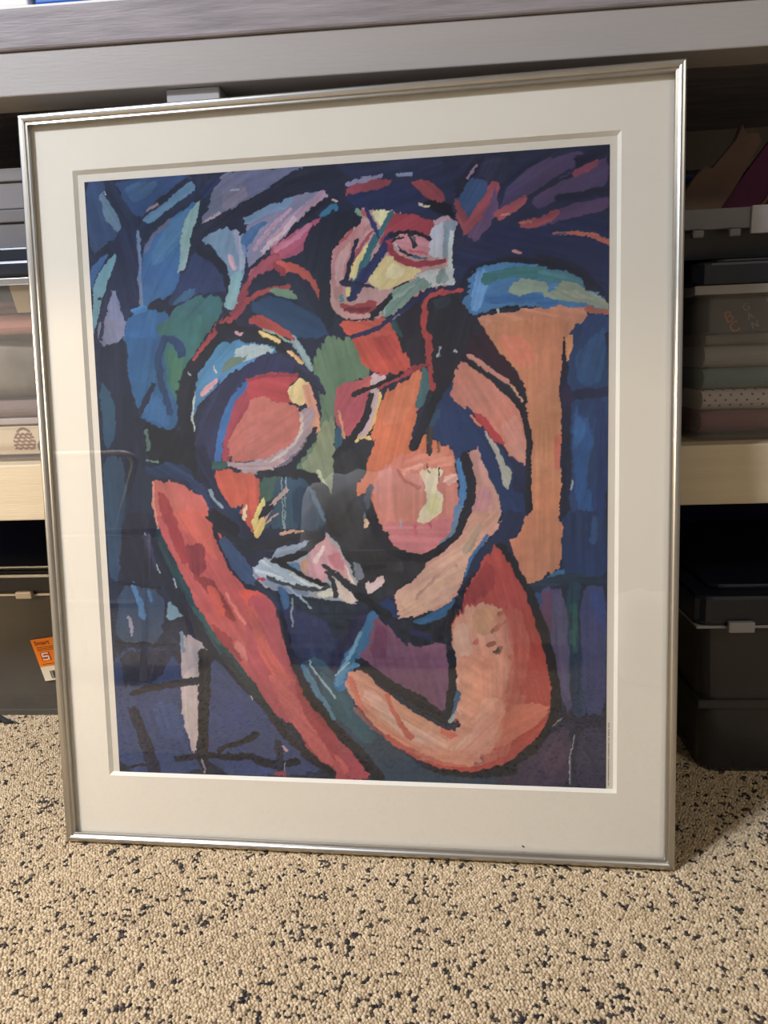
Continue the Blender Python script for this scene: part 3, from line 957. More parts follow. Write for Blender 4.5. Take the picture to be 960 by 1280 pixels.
    p('E', (36, 34, 50), '655,-5 965,-5 965,235 890,345 830,335 830,210 770,218 700,130', 100)
    p('E', (190, 86, 102), '410,300 540,275 600,250 645,268 560,360 520,480 450,555 410,470 398,400', 120)
    p('E', (200, 96, 96), '500,290 600,262 560,330 500,340', 150)
    p('E', (46, 96, 122), '408,480 442,520 437,600 404,606', 90)
    s('E', (210, 150, 110), 14, '425,430 445,540')
    p('E', (216, 120, 80), '625,340 720,290 802,220 792,400 770,470 745,585 832,508 885,580 945,595 965,660 965,965 600,965 570,840 560,780 500,825 508,740 545,700 550,620 590,560 560,545', 100, amt=.1)
    p('E', (222, 130, 92), '640,360 760,290 770,400 720,470 620,500', 110, amt=.1)
    s('E', (236, 192, 108), 12, '612,340 575,480 520,560', w2=18)
    p('E', (206, 176, 182), '560,250 640,262 612,310 592,420 545,538 490,562 540,460 572,350', 105)
    s('E', (232, 200, 120), 22, '505,556 560,548')
    s('E', (30, 32, 44), 26, '568,350 540,460 480,550 410,630', w2=40)
    p('E', (50, 51, 59), '500,562 592,556 552,640 542,712 498,770 515,835 560,965 378,965 385,760 400,640 480,595', 80)  # same lifted black, some of the glass reflection put into its colour
    s('E', (165, 58, 68), 28, '610,305 690,265 775,222')
    s('E', (27, 29, 40), 20, '492,346 600,300 718,240', w2=18)
    s('E', (40, 40, 80), 16, '470,70 560,50 655,0')
    p('E', (76, 116, 122), '802,215 832,225 832,330 800,412 772,402 788,300', 95)
    p('E', (38, 62, 110), '880,350 930,338 965,370 965,592 900,585 860,545 818,505 840,420', 70)
    p('E', (50, 82, 112), '840,400 900,420 860,500 820,505', 110)
    s('E', (178, 66, 70), 32, '815,-5 830,100 850,312', w2=26)
    s('E', (165, 60, 64), 22, '760,225 835,205')
    s('E', (26, 28, 40), 44, '880,320 825,460 765,585', w2=42)
    s('E', (175, 175, 180), 8, '885,130 875,165')
    # right breast
    p('E', (216, 132, 112), '575,760 620,680 700,620 800,600 940,590 965,640 965,965 610,965 585,900', 100, amt=.1)
    s('T', (212, 128, 116), 150, '560,200 575,270', w2=190)
    p('P', (214, 134, 122), '467,606 480,585 520,578 560,585 573,610 572,640 562,668 540,688 515,693 492,682 474,655', 90, amt=.12)
    p('P', (210, 126, 134), '478,655 500,650 530,655 565,645 556,676 530,691 505,690 488,678', 0, amt=.15)
    s('E', (222, 142, 124), 50, '720,690 800,640 930,650', w2=46)
    s('E', (202, 112, 92), 18, '690,690 710,740 790,770')
    s('E', (232, 170, 155), 14, '715,700 800,672')
    p('E', (228, 208, 182), '785,680 905,682 870,760 905,830 890,900 830,925 768,935 832,830 810,740', 100)
    p('E', (222, 208, 158), '840,790 900,830 890,890 835,900', 100)
    s('E', (70, 60, 62), 24, '842,500 836,612', w2=26)
    s('E', (150, 100, 80), 12, '878,570 880,610')
    s('E', (60, 54, 58), 6, '828,670 832,695')
    s('E', (60, 54, 58), 6, '880,680 880,738')
    s('F', (235, 175, 165), 40, '110,740 150,720', w2=30)
    s('H', (206, 100, 116), 12, '770,60 775,110')
    s('H', (206, 100, 116), 12, '835,45 850,75')
    s('E', (90, 92, 108), 36, '565,770 548,850', w2=26)
    s('E', (205, 170, 150), 22, '545,920 540,950')
    s('H', (120, 120, 130), 30, '545,10 545,40')
    s('H', (215, 180, 150), 18, '540,40 542,66')
    s('F', (76, 132, 188), 32, '165,645 180,760 168,890 135,965', w2=36)
    s('I', (112, 144, 180), 36, '160,-20 145,70 80,165', w2=26)
    s('F', (36, 36, 52), 46, '190,625 218,740 205,880 165,975', w2=40)
    s('I', (34, 35, 50), 40, '195,-10 165,95 80,172 -10,205', w2=34)
    s('H', (33, 35, 48), 34, '965,150 860,208 760,216 650,172 590,80 560,0', w2=50)
    # ---------- right forearm and thigh
    p('I', (206, 156, 140), '215,-5 352,-5 358,60 282,140 240,202 190,272 178,330 142,402 -5,478 -5,235 80,202 165,118', 130)
    p('O', (209, 166, 146), '305,522 420,440 520,352 640,280 740,205 810,90 850,60 850,200 790,312 752,392 702,542 400,688 343,682 328,600', 145)
    p('O', (218, 176, 150), '345,560 440,490 600,420 660,430 560,560 420,650', 145)
    s('O', (190, 150, 135), 20, '460,540 560,430 700,330', w2=30)
    s('I', (176, 150, 132), 40, '200,170 260,60', w2=20)
    s('I', (46, 102, 146), 40, '-5,505 70,465 145,408', w2=26)
    p('I', (33, 47, 84), '352,-5 485,-5 442,110 382,145 350,165 292,195 222,305 135,482 118,582 60,600 100,470 150,400 182,305 232,195 282,140 356,60', 120)
    p('I', (30, 34, 50), '210,290 250,260 215,330 170,430 125,560 60,600 90,490 150,400', 115)
    s('I', (62, 118, 168), 20, '290,115 215,215 182,295', w2=12)
    p('I', (202, 132, 100), '480,-5 632,-5 642,245 560,302 488,345 430,225 382,145 442,100', 95, amt=.1)
    p('I', (34, 58, 100), '630,-5 850,-5 845,330 648,305 640,240', 90)
    p('I', (50, 84, 130), '770,20 800,20 790,150 765,150', 90)
    p('I', (180, 72, 68), '340,158 362,180 430,300 482,400 522,520 572,680 592,800 595,965 95,965 110,930 168,900 150,780 118,540 180,430 210,320 290,210', 75)
    p('I', (160, 56, 62), '215,330 290,230 330,250 330,350 230,410 175,440', 70)
    p('I', (206, 146, 126), '170,452 280,408 370,452 385,560 420,680 385,850 310,905 330,965 125,965 160,880 140,700 124,552', 80)
    p('I', (212, 164, 146), '130,560 200,490 210,600 260,760 300,880 230,965 150,930 160,820 140,700', 75)
    p('I', (196, 142, 110), '220,450 340,440 370,520 300,560 230,560', 60)
    for t in ('320,545 372,508', '300,610 330,600', '335,645 355,620', '330,690 370,690', '320,735 375,745', '350,780 400,765', '345,470 368,462'):
        s('I', (154, 92, 78), 26, t, w2=14)
    for t in ('230,670 250,680', '240,590 235,600'):
        s('I', (190, 100, 90), 22, t)
    s('I', (92, 84, 74), 16, '325,645 352,625')
    p('I', (190, 84, 76), '400,700 560,690 585,820 440,860 350,890', 60)
    p('L', (182, 78, 70), '-5,-5 312,-5 332,150 332,290 250,422 150,492 -5,532', 80)
    p('L', (206, 118, 98), '-5,230 90,215 320,225 300,320 180,400 60,430 -5,440', 150)
    p('L', (210, 150, 128), '-5,-5 150,-5 130,150 60,230 95,380 50,450 -5,462', 80)
    p('L', (184, 78, 70), '60,470 120,410 240,330 325,260 325,290 250,420 150,490 -5,530 -5,500', 140)
    p('K', (212, 148, 124), '205,72 272,58 340,140 480,240 640,342 705,345 722,222 700,-5 870,-5 870,420 800,500 640,515 510,460 370,372 250,232 186,150', 35)
    s('K', (220, 168, 150), 60, '300,180 450,330 640,420', w2=70)
    s('K', (186, 82, 72), 30, '380,375 520,462 680,518 860,520 965,490', w2=44)
    s('K', (204, 104, 88), 22, '385,185 430,290 490,370', w2=30)
    s('K', (204, 110, 92), 30, '215,110 250,210 290,260', w2=16)
    s('K', (200, 104, 86), 26, '640,350 700,375')
    s('K', (222, 172, 150), 40, '700,430 780,380 850,220', w2=60)
    s('I', (194, 108, 94), 110, '390,480 440,640 420,760 360,880', w2=90, op=.45)
    s('I', (200, 124, 108), 70, '350,500 400,680 370,840', w2=60, op=.4)
    s('L', (206, 136, 116), 130, '60,60 60,200 30,380', w2=120, op=.5)
    s('L', (200, 116, 98), 90, '160,200 150,330 90,440', w2=60, op=.5)
    s('K', (220, 164, 144), 120, '690,440 800,400 870,250', w2=120, op=.5)
    s('K', (214, 140, 118), 90, '560,440 700,480 850,460', w2=70, op=.45)
    s('K', (204, 110, 92), 60, '260,250 380,360 520,440', w2=50, op=.4)
    p('I', (40, 44, 70), '640,930 845,938 845,965 640,965', 0)
    p('I', (84, 76, 112), '515,365 662,342 695,900 655,925 605,740 560,540', 85)
    p('I', (102, 66, 96), '540,385 590,368 592,590 545,470', 85)
    p('I', (92, 86, 122), '600,370 650,360 670,700 680,880 640,820', 88)
    p('I', (50, 78, 120), '505,380 545,375 540,430', 40)
    p('I', (62, 70, 114), '718,345 846,345 842,940 728,935', 85)
    p('I', (54, 72, 128), '760,360 840,380 838,560 790,500', 85)
    s('I', (30, 66, 88), 54, '690,330 690,560 702,750 712,945', w2=50)
    s('I', (34, 92, 92), 34, '690,440 695,640', w2=20)
    p('I', (52, 108, 148), '488,345 645,255 655,302 560,352', 160)
    s('I', (34, 56, 78), 46, '500,352 620,312 700,300 846,330', w2=40)
    s('I', (26, 30, 42), 34, '358,160 440,290 500,400 560,580 600,740 618,965', w2=46)
    s('K', (27, 31, 45), 50, '262,40 420,150 560,230 662,300', w2=56)
    s('K', (27, 31, 45), 38, '680,-5 692,150 662,310', w2=26)
    s('H', (27, 31, 45), 24, '920,580 940,760 925,930', w2=30)
    s('K', (64, 104, 140), 24, '712,170 690,262', w2=18)
    s('K', (150, 160, 160), 16, '672,300 690,270')
    p('K', (80, 140, 180), '130,130 160,80 240,20 262,50 200,60 178,140', 120)
    s('K', (180, 195, 200), 8, '140,90 210,30')
    p('L', (72, 60, 84), '368,332 415,340 425,600 190,600 50,588 200,500 300,392', 120)
    p('L', (62, 58, 86), '460,330 590,330 590,612 438,605', 80)
    p('L', (82, 62, 86), '280,440 390,380 400,520 300,560', 120)
    s('L', (42, 44, 68), 60, '372,292 480,298 590,300')
    s('L', (44, 46, 70), 36, '442,330 426,610', w2=24)
    s('L', (150, 145, 150), 6, '432,370 412,500 414,590')
    s('L', (34, 60, 92), 44, '445,-5 450,260')
    s('L', (29, 30, 38), 40, '325,-5 350,150 345,290 250,430 130,512 -10,550', w2=36)
    s('K', (34, 38, 46), 26, '560,515 700,545 830,552 965,528', w2=44)
    s('L', (150, 140, 130), 6, '335,325 380,290')
    # ---------- face
    p('B', (29, 37, 60), '280,470 340,412 430,368 505,378 535,420 460,480 400,545 386,620 380,760 400,862 380,960 330,900 330,700 250,590 262,520', 100)
    p('B', (40, 50, 92), '440,310 660,272 765,262 850,385 700,388 500,378', 170)
    p('B', (152, 68, 82), '442,312 450,272 560,242 658,235 656,262 560,292', 165)
    s('B', (146, 136, 166), 16, '455,258 540,240 612,222')
    s('B', (142, 152, 182), 16, '685,224 750,216')
    p('B', (152, 68, 78), '748,248 820,238 880,280 912,332 880,348 820,332 790,290', 45)
    p('B', (22, 26, 42), '805,335 935,342 960,410 900,405 840,382', 20)
    s('B', (218, 198, 172), 10, '795,350 832,366')
    p('M', (200, 150, 150), '213,108 330,106 442,118 680,180 752,158 818,170 802,262 796,480 803,558 700,562 560,602 450,722 370,752 260,768 150,772 88,732 63,620 68,430 93,310 180,230 270,150', 70, amt=.1)
    p('M', (192, 134, 138), '93,310 230,200 330,198 235,280 145,540 120,650 68,600 74,430', 105, amt=.12)
    p('M', (206, 164, 160), '120,340 200,270 160,420 120,560 85,560 95,430', 105, amt=.12)
    p('M', (178, 90, 104), '105,300 200,205 180,260 110,310', 130)
    s('M', (134, 164, 142), 26, '222,112 262,155', w2=14)
    s('M', (184, 84, 94), 24, '255,120 285,152', w2=16)
    p('M', (224, 210, 164), '310,106 442,118 385,195 352,205', 100)
    s('M', (52, 108, 122), 34, '432,128 375,230 310,325 250,440 200,535', w2=52)
    p('M', (168, 62, 78), '448,122 540,124 682,180 672,275 560,238 440,242 392,305 355,325 402,200', 150)
    s('M', (176, 78, 104), 18, '315,240 245,330 190,450', w2=22)
    p('M', (228, 208, 142), '285,305 292,325 245,430 212,525 160,515 222,400', 110)
    s('M', (44, 56, 106), 26, '278,98 310,170 358,275', w2=22)
    s('M', (40, 50, 102), 44, '430,255 380,350 270,490 190,625', w2=62)
    p('M', (224, 198, 142), '385,388 432,390 500,440 630,482 500,545 420,582 300,565 278,525', 140, amt=.1)
    p('M', (232, 214, 168), '420,420 520,465 450,520 380,510', 140, amt=.1)
    p('M', (196, 192, 202), '680,188 752,178 748,410 655,392 645,300', 90, amt=.1)
    p('M', (150, 160, 172), '745,168 818,170 806,232 772,262 765,400 735,400 742,250', 95)
    s('M', (204, 208, 208), 28, '788,240 778,380 790,545', w2=26)
    p('M', (196, 194, 196), '560,520 640,478 800,440 805,558 700,562 600,585', 160, amt=.1)
    p('M', (148, 158, 160), '738,430 782,552 678,545', 100)
    s('M', (162, 52, 72), 40, '418,305 428,370 500,420 600,442 742,412', w2=34)
    p('M', (206, 136, 146), '440,272 560,250 662,290 645,392 540,372 460,322', 20)
    s('M', (190, 90, 105), 14, '540,350 640,370')
    s('M', (30, 30, 45), 24, '425,265 490,240 580,248 655,285', w2=22)
    s('M', (44, 44, 58), 32, '545,255 562,312', w2=36)
    s('M', (130, 110, 120), 10, '555,270 562,290')
    s('M', (40, 36, 48), 14, '432,305 460,272 500,278')
    s('M', (30, 32, 50), 20, '465,335 530,380 615,402', w2=12)
    s('M', (50, 112, 132), 14, '560,392 635,406')
    s('M', (200, 180, 185), 10, '450,320 470,345')
    s('M', (28, 34, 66), 26, '222,290 190,410 148,545', w2=30)
    s('M', (28, 34, 66), 34, '140,540 240,555 328,576', w2=14)
    p('M', (226, 204, 136), '155,560 192,570 182,622 155,622', 90)
    s('M', (40, 50, 98), 44, '215,570 190,630', w2=30)
    s('M', (94, 136, 146), 22, '130,620 132,650')
    s('M', (196, 160, 170), 30, '690,185 740,165', w2=26)
    p('M', (130, 156, 146), '418,602 520,546 622,510 675,562 560,612 490,692 430,735 370,755 358,722 400,662', 140)
    s('M', (180, 190, 180), 14, '375,735 385,700')
    s('M', (150, 172, 162), 24, '450,640 560,560', w2=16)
    s('M', (30, 32, 46), 12, '448,580 522,540')
    s('M', (28, 30, 44), 30, '430,622 370,680 305,745', w2=44)
    p('M', (168, 62, 72), '118,660 210,680 342,648 345,680 300,725 140,722', 5)
    s('M', (140, 44, 60), 22, '145,705 290,702')
    s('M', (208, 154, 152), 18, '160,742 300,738')
    s('M', (28, 30, 46), 10, '150,768 250,766 335,742')
    p('M', (206, 88, 70), '108,772 260,775 360,757 425,770 470,870 160,870', 20)
    p('M', (44, 84, 90), '420,770 470,760 500,864 468,868', 70)
    p('M', (38, 34, 50), '500,700 600,640 640,870 500,870 470,800', 90)
    p('M', (36, 36, 52), '648,650 800,608 905,742 965,800 965,870 640,870', 110)
    p('M', (50, 56, 72), '660,650 790,615 780,680 700,720', 150)
    s('M', (36, 42, 86), 22, '180,864 330,825 430,768 560,650 640,602 790,575', w2=30)
    s('M', (182, 68, 68), 24, '850,585 680,612 620,645 632,870', w2=34)
    s('M', (120, 120, 140), 8, '440,760 480,730')
    # loose dabs and highlights
    for c, t in (('A', '150,290 160,300'), ('A', '730,290 770,285'), ('D', '540,245 546,252'), ('G', '260,95 266,108'), ('G', '318,240 330,280'), ('G', '395,310 410,350'),
                 ('G', '755,855 762,868'), ('F', '65,130 72,160'), ('F', '135,145 150,148'), ('H', '700,30 702,70'), ('F', '685,740 684,780')):
        s(c, (165, 172, 186), 7, t)
    s('G', (205, 90, 90), 12, '610,95 614,112')
paint()

ILLUM = np.array([0.66, 0.62, 0.60], np.float32)     # what a white sheet reads here, so that ink colours come out as pigments
CANVAS = CANVAS * (1 + .05 * vnoise(3, 3, 0, 200) + .07 * vnoise(9, 9, 0, 201) + .03 * vnoise(2.2, 14, 0, 202))[..., None]      # paint surface
CANVAS = 0.97 * CANVAS * np.power(np.maximum(CANVAS, 1e-4) / 0.5, 0.09)      # deepen the mid tones
grey_ = CANVAS @ np.array([.3, .55, .15], np.float32)
CANVAS = CANVAS * .89 + grey_[..., None] * .11 + np.array([.004, .005, .0075], np.float32)
ink = np.clip(CANVAS / ILLUM * 0.57, 0.004, 0.92)
me = bpy.data.meshes.new('printed_painting')
vx = ax0 + gx / (NX - 1) * (ax1 - ax0)
vz = az1 - gy / (NY - 1) * (az1 - az0)
co = np.stack([vx, np.full_like(vx, PD - .0003), vz], -1).reshape(-1, 3).astype(np.float32)
idx = np.arange(NX * NY).reshape(NY, NX)
quads = np.stack([idx[1:, :-1], idx[1:, 1:], idx[:-1, 1:], idx[:-1, :-1]], -1).reshape(-1, 4)
nq = len(quads)
me.vertices.add(NX * NY)
me.vertices.foreach_set('co', co.ravel())
me.loops.add(nq * 4)
me.loops.foreach_set('vertex_index', quads.ravel().astype(np.int32))
me.polygons.add(nq)
me.polygons.foreach_set('loop_start', (np.arange(nq) * 4).astype(np.int32))
me.update(calc_edges=True)
at = me.color_attributes.new('ink', 'FLOAT_COLOR', 'POINT')
at.data.foreach_set('color', np.concatenate([ink.reshape(-1, 3), np.ones((NX * NY, 1), np.float32)], 1).astype(np.float32).ravel())
m = bpy.data.materials.new('offset print inks')
m.use_nodes = True
b = m.node_tree.nodes['Principled BSDF']
vc = nd(m.node_tree, 'ShaderNodeVertexColor', layer_name='ink')
m.node_tree.links.new(vc.outputs[0], b.inputs['Base Color'])
b.inputs['Roughness'].default_value = 0.75
b.inputs['Specular IOR Level'].default_value = 0.15
art = link('printed_painting', me, m, FR)
tag(art, 'expressionist painting of a reclining figure in reds, oranges and blues')
# faint caption running up the right margin of the sheet
bm = bmesh.new()
cx, cz0 = on_plane(760.5, 982, PD)
_, cz1 = on_plane(762.5, 904, PD)
z = cz0
rr = random.Random(4)
while z < cz1:
    l = rr.uniform(.0008, .0022)
    add_box(bm, cx - .0005, cx + .0006, PD - .0002, PD + .0002, z, z + l)
    z += l + rr.choice([.0006, .0006, .0007, .002])
bm_obj('caption_line', bm, MT['ink'], FR)
bm = bmesh.new()
px_, pz_ = on_plane(654, 1058, MF)
bmesh.ops.create_uvsphere(bm, u_segments=8, v_segments=5, radius=.0016, matrix=Matrix.Translation((px_, MF - .0003, pz_)) @ Matrix.Rotation(.6, 4, 'Y') @ Matrix.Diagonal((1.3, .25, .6, 1)))
bm_obj('mat_speck', bm, MT['speck'], FR)
# ------------------------------------------------------------------ workbench behind the frame
BA = math.radians(3.1)
BO = Vector((0, 0.14, 0))
def bench_pt(x, y, z=0.0):
    return (BO.x + x * math.cos(BA) - y * math.sin(BA), BO.y + x * math.sin(BA) + y * math.cos(BA), z)
BN = empty('workbench', tuple(BO), BA)
tag(BN, 'long workbench with worn grey top, off white apron and cream shelf rail', 'workbench')
BX0, BX1, BD = -1.5, 1.45, 0.56
box('worktop', (BX0, BX1, -.004, BD, .9655, 1.009), MT['worktop'], BN, bevel=.003)
box('apron', (BX0 + .01, BX1 - .01, 0, .056, .918, .965), MT['apron'], BN, bevel=.0015)
box('apron', (BX0 + .01, BX1 - .01, BD - .05, BD - .01, .90, .965), MT['leg'], BN, bevel=.0015)
box('shelf_rail', (BX0 + .01, BX1 - .01, 0, .038, .402, .4775), MT['rail'], BN, bevel=.0018)
for i in range(4):
    y0 = .0385 + i * .124
    box('shelf_board', (BX0 + .01, BX1 - .01, y0, y0 + .122, .4595, .4775), MT['deck'], BN, bevel=.001)
for x in (BX0 + .04, BX1 - .11):
    for y in (.06, BD - .12):
        box('leg', (x, x + .07, y, y + .07, FZ, .9655), MT['leg'], BN, bevel=.002)
bl = box('spacer_block', (-.204, -.140, .0085, .05, .862, .9175), MT['block'], BN, bevel=.0015)
tag(bl, 'pale block under the apron')

# ------------------------------------------------------------------ on the worktop
def at_bench(name, x, y, z, label, cat, group=None, rz=0.0):
    o = empty(name, bench_pt(x, y, z), BA + rz)
    return tag(o, label, cat, group)
t = at_bench('foam_board', -.42, .10, 1.0092, 'thin white board lying on the worktop at the top left edge', 'board')
MFB = material('white foam board', (236, 232, 226), .7, var=.02)
box('board', (-.30, .235, -.101, .16, 0, .003), MFB, t, bevel=.0006)
t = at_bench('blue_case', -.307, .10, 1.0124, 'bright blue case lying on the thin white board above the workbench', 'case')
MB_ = material('bright blue plastic', (28, 92, 178), .4, var=.05)
box('case_base', (-.040, .043, -.098, .10, 0, .030), MB_, t, bevel=.003, seg=3)
box('case_lid', (-.042, .045, -.100, .102, .0305, .055), MB_, t, bevel=.003, seg=3)
t = at_bench('white_carton', -.46, .10, 1.0124, 'white carton beside the blue case at the top left edge', 'carton')
box('carton_body', (-.12, .105, -.098, .10, 0, .09), MFB, t, bevel=.002)
box('carton_flap', (-.118, .103, -.096, .098, .0905, .0925), MFB, t, bevel=.0004)

# ------------------------------------------------------------------ storage boxes
def shell(name, w, d, h, tp, th, m, parent, z0=0.0):
    """open tapered box with wall thickness: w,d at the top, smaller by tp at the foot"""
    bm = bmesh.new()
    def loop(wx, dy, z, o=0.0):
        x0, x1, y0, y1 = -wx / 2 + o, wx / 2 - o, -dy / 2 + o, dy / 2 - o
        r = min(.022, wx / 8)
        pts = []
        for cx, cy, a0 in ((x1 - r, y0 + r, -90), (x1 - r, y1 - r, 0), (x0 + r, y1 - r, 90), (x0 + r, y0 + r, 180)):
            for k in range(5):
                a = math.radians(a0 + k * 22.5)
                pts.append(bm.verts.new((cx + r * math.cos(a), cy + r * math.sin(a), z)))
        return pts
    ls = [loop(w - tp, d - tp, z0), loop(w, d, z0 + h), loop(w, d, z0 + h, th), loop(w - tp, d - tp, z0 + th, th)]
    for a, b in zip(ls, ls[1:]):
        n = len(a)
        for i in range(n):
            bm.faces.new((a[i], a[(i + 1) % n], b[(i + 1) % n], b[i]))
    bm.faces.new(ls[0][::-1])
    bm.faces.new(ls[3])
    return bm_obj(name, bm, m, parent)

def slab(name, w, d, z0, z1, m, parent, r=.02, bev=.004):
    bm = bmesh.new()
    a, b = [], []
    for cx, cy, a0 in ((w / 2 - r, -d / 2 + r, -90), (w / 2 - r, d / 2 - r, 0), (-w / 2 + r, d / 2 - r, 90), (-w / 2 + r, -d / 2 + r, 180)):
        for k in range(5):
            an = math.radians(a0 + k * 22.5)
            p_ = (cx + r * math.cos(an), cy + r * math.sin(an))
            a.append(bm.verts.new((*p_, z0)))
            b.append(bm.verts.new((*p_, z1)))
    bm.faces.new(a[::-1])
    bm.faces.new(b)
    n = len(a)
    for i in range(n):
        bm.faces.new((a[i], a[(i + 1) % n], b[(i + 1) % n], b[i]))
    return bm_obj(name, bm, m, parent, bevel=bev)

def rim(name, w, d, z0, z1, out, m, parent):
    """a flange running round the box mouth"""
    bm = bmesh.new()
    def loop(wx, dy, z):
        return [bm.verts.new(q) for q in ((-wx / 2, -dy / 2, z), (wx / 2, -dy / 2, z), (wx / 2, dy / 2, z), (-wx / 2, dy / 2, z))]
    ls = [loop(w, d, z0), loop(w + 2 * out, d + 2 * out, z0), loop(w + 2 * out, d + 2 * out, z1), loop(w, d, z1)]
    ls.append(ls[0])
    for a, b in zip(ls, ls[1:]):
        for i in range(4):
            bm.faces.new((a[i], a[(i + 1) % 4], b[(i + 1) % 4], b[i]))
    return bm_obj(name, bm, m, parent, bevel=.0015)

def latch(w, d, z, x, m, parent, hw=.018, hh=.016):
    o = box('latch', (x - hw, x + hw, -d / 2 - .011, -d / 2 - .002, z - hh, z + hh * .5), m, parent, bevel=.002)
    return o

# floor bins -----------------------------------------------------------------
FB = (.300, .40)     # depth etc. kept behind the bench front
t = at_bench('storage_bin', -.66, .395, FZ + .0004, 'grey translucent lidded bin with an orange label on the floor under the bench', 'bin')
LW, LD, LH = .56, .39, .236
shell('bin_body', LW, LD, LH, .05, .003, MT['smoke'], t)
rim('bin_rim', LW, LD, LH - .003, LH + .001, .008, MT['pale_plastic'], t)
lid = slab('lid', LW + .018, LD + .018, LH + .0012, LH + .036, MT['black_plastic'], t, bev=.006)
slab('lid_ridge', LW - .02, LD - .02, LH + .0355, LH + .044, MT['black_plastic'], lid, bev=.003)
for x in (.078, -.13):
    latch(LW, LD + .012, LH + .003, x, MT['pale_plastic'], t, .014, .008)
foot = rim('foot_rim', LW - .052, LD - .052, .0, .012, .004, MT['smoke'], t)
# orange label stuck on the bin front
LB = empty('label_sticker', (.064, -LD / 2 + .0075, .148))
LB.parent = t
LB.rotation_euler = (math.radians(6.0), math.radians(-8), 0)
MO = material('orange label print', (232, 128, 22), .5, var=.04)
MW = material('white label print', (222, 212, 190), .6, var=.03)
MR = material('red logo print', (186, 62, 24), .5, var=.03)
MK = material('dark label print', (104, 52, 14), .6, var=.03)
# The sticker's own sheet carries the orange and the white field
def lab(name, x0, x1, z0, z1, m, y=-.0006):
    return box(name, (x0, x1, y - .0003, y, z0, z1), m, LB, bevel=0)
lab('label_field', 0, .055, -.052, .001, MO)
lab('label_field', 0, .055, -.080, -.0523, MW)
lab('logo_square', .0085, .0255, -.0415, -.0245, MR, -.001)
bm = bmesh.new()
for (x0, x1, z0, z1) in ((.0108, .0232, -.0278, -.0258), (.0108, .0132, -.0328, -.0258), (.0108, .0232, -.0338, -.0315), (.0208, .0232, -.0400, -.0318), (.0108, .0232, -.0402, -.0380), (.0108, .0132, -.0402, -.0370), (.0208, .0232, -.0285, -.0258)):
    add_box(bm, x0, x1, -.0018, -.0014, z0, z1)
bm_obj('logo_letter', bm, material('white logo print', (240, 232, 220), .5, var=.02), LB)
text_mesh('lettering', 'Smart', .0115, MK, LB, (.0045, -.0011, -.0105), (math.pi / 2, 0, 0))
bm = bmesh.new()
for z in (-.0150, -.0180, -.0210, -.0475):
    add_box(bm, .006, .045, -.0013, -.0009, z - .0005, z + .0004)
bm_obj('small_print', bm, MK, LB)
bm = bmesh.new()
x = .014
rr = random.Random(2)
while x < .040:
    wd = rr.choice([.0005, .0009, .0014])
    add_box(bm, x, x + wd, -.0013, -.0009, -.0765, -.0615)
    x += wd + rr.choice([.0006, .001])
bm_obj('barcode', bm, MT['speck'], LB)

def bundle(name, w, d, h, m, parent, seed=0, amp=.25, nx=26, ny=14):
    """soft heap: a bulged, folded block of cloth"""
    bm = bmesh.new()
    bmesh.ops.create_cube(bm, size=1.0)
    bmesh.ops.subdivide_edges(bm, edges=bm.edges, cuts=9, use_grid_fill=True)
    for v in bm.verts:
        c = v.co.copy()
        q = Vector((abs(c.x) * 2, abs(c.y) * 2, abs(c.z) * 2))
        rr_ = (q.x ** 6 + q.y ** 6 + q.z ** 6) ** (1 / 6)
        c = c / max(rr_, .01) * max(q)
        n_ = mnoise.fractal(Vector((c.x * w, c.y * d, c.z * h)) * 16 + Vector((seed, 0, 0)), 1, 2, 3)
        v.co = Vector((c.x * w, c.y * d, c.z * h + h / 2))
        dirn = Vector((c.x * .5, c.y * .8, max(c.z, -.05)))
        v.co += dirn * n_ * amp * h
        v.co.z = max(v.co.z, 0)
    o = bm_obj(name, bm, m, parent, smooth=True)
    return o

def folded(name, x, y, z, w, d, h, m, label, cat='cloth', group=None, layers=2):
    """folded cloth: rounded layers joined by a fold at the front edge"""
    t = at_bench(name, x, y, z, label, cat, group)
    lh = h / layers
    for k in range(layers):
        bm = bmesh.new()
        sec = []
        for i in range(9):
            a = math.radians(90 + i * 22.5)
            sec.append((-d / 2 + lh * .5 + math.cos(a) * lh * .5, lh * .5 + math.sin(a) * lh * .48 + k * lh))
        sec += [(d / 2, k * lh + lh * .03), (d / 2, k * lh + lh * .97)]
        N_ = 14
        rings = []
        for j in range(N_ + 1):
            xx = -w / 2 + w * j / N_
            rings.append([bm.verts.new((xx, yy + .0015 * math.sin(j * 1.7 + k), zz + .0)) for yy, zz in sec])
        for a, b in zip(rings, rings[1:]):
            for i in range(len(sec)):
                bm.faces.new((a[i], a[(i + 1) % len(sec)], b[(i + 1) % len(sec)], b[i]))
        bm.faces.new(rings[0][::-1]); bm.faces.new(rings[-1])
        bm_obj('fold', bm, m, t, smooth=False)
    return t

t2 = at_bench('cloth_bundle', -.66, .40, FZ + .005, 'dark grey cloth bundle inside the orange-labelled bin', 'cloth')
bundle('bundle', .47, .30, .19, MT['dark_inside'], t2, 3, .1)

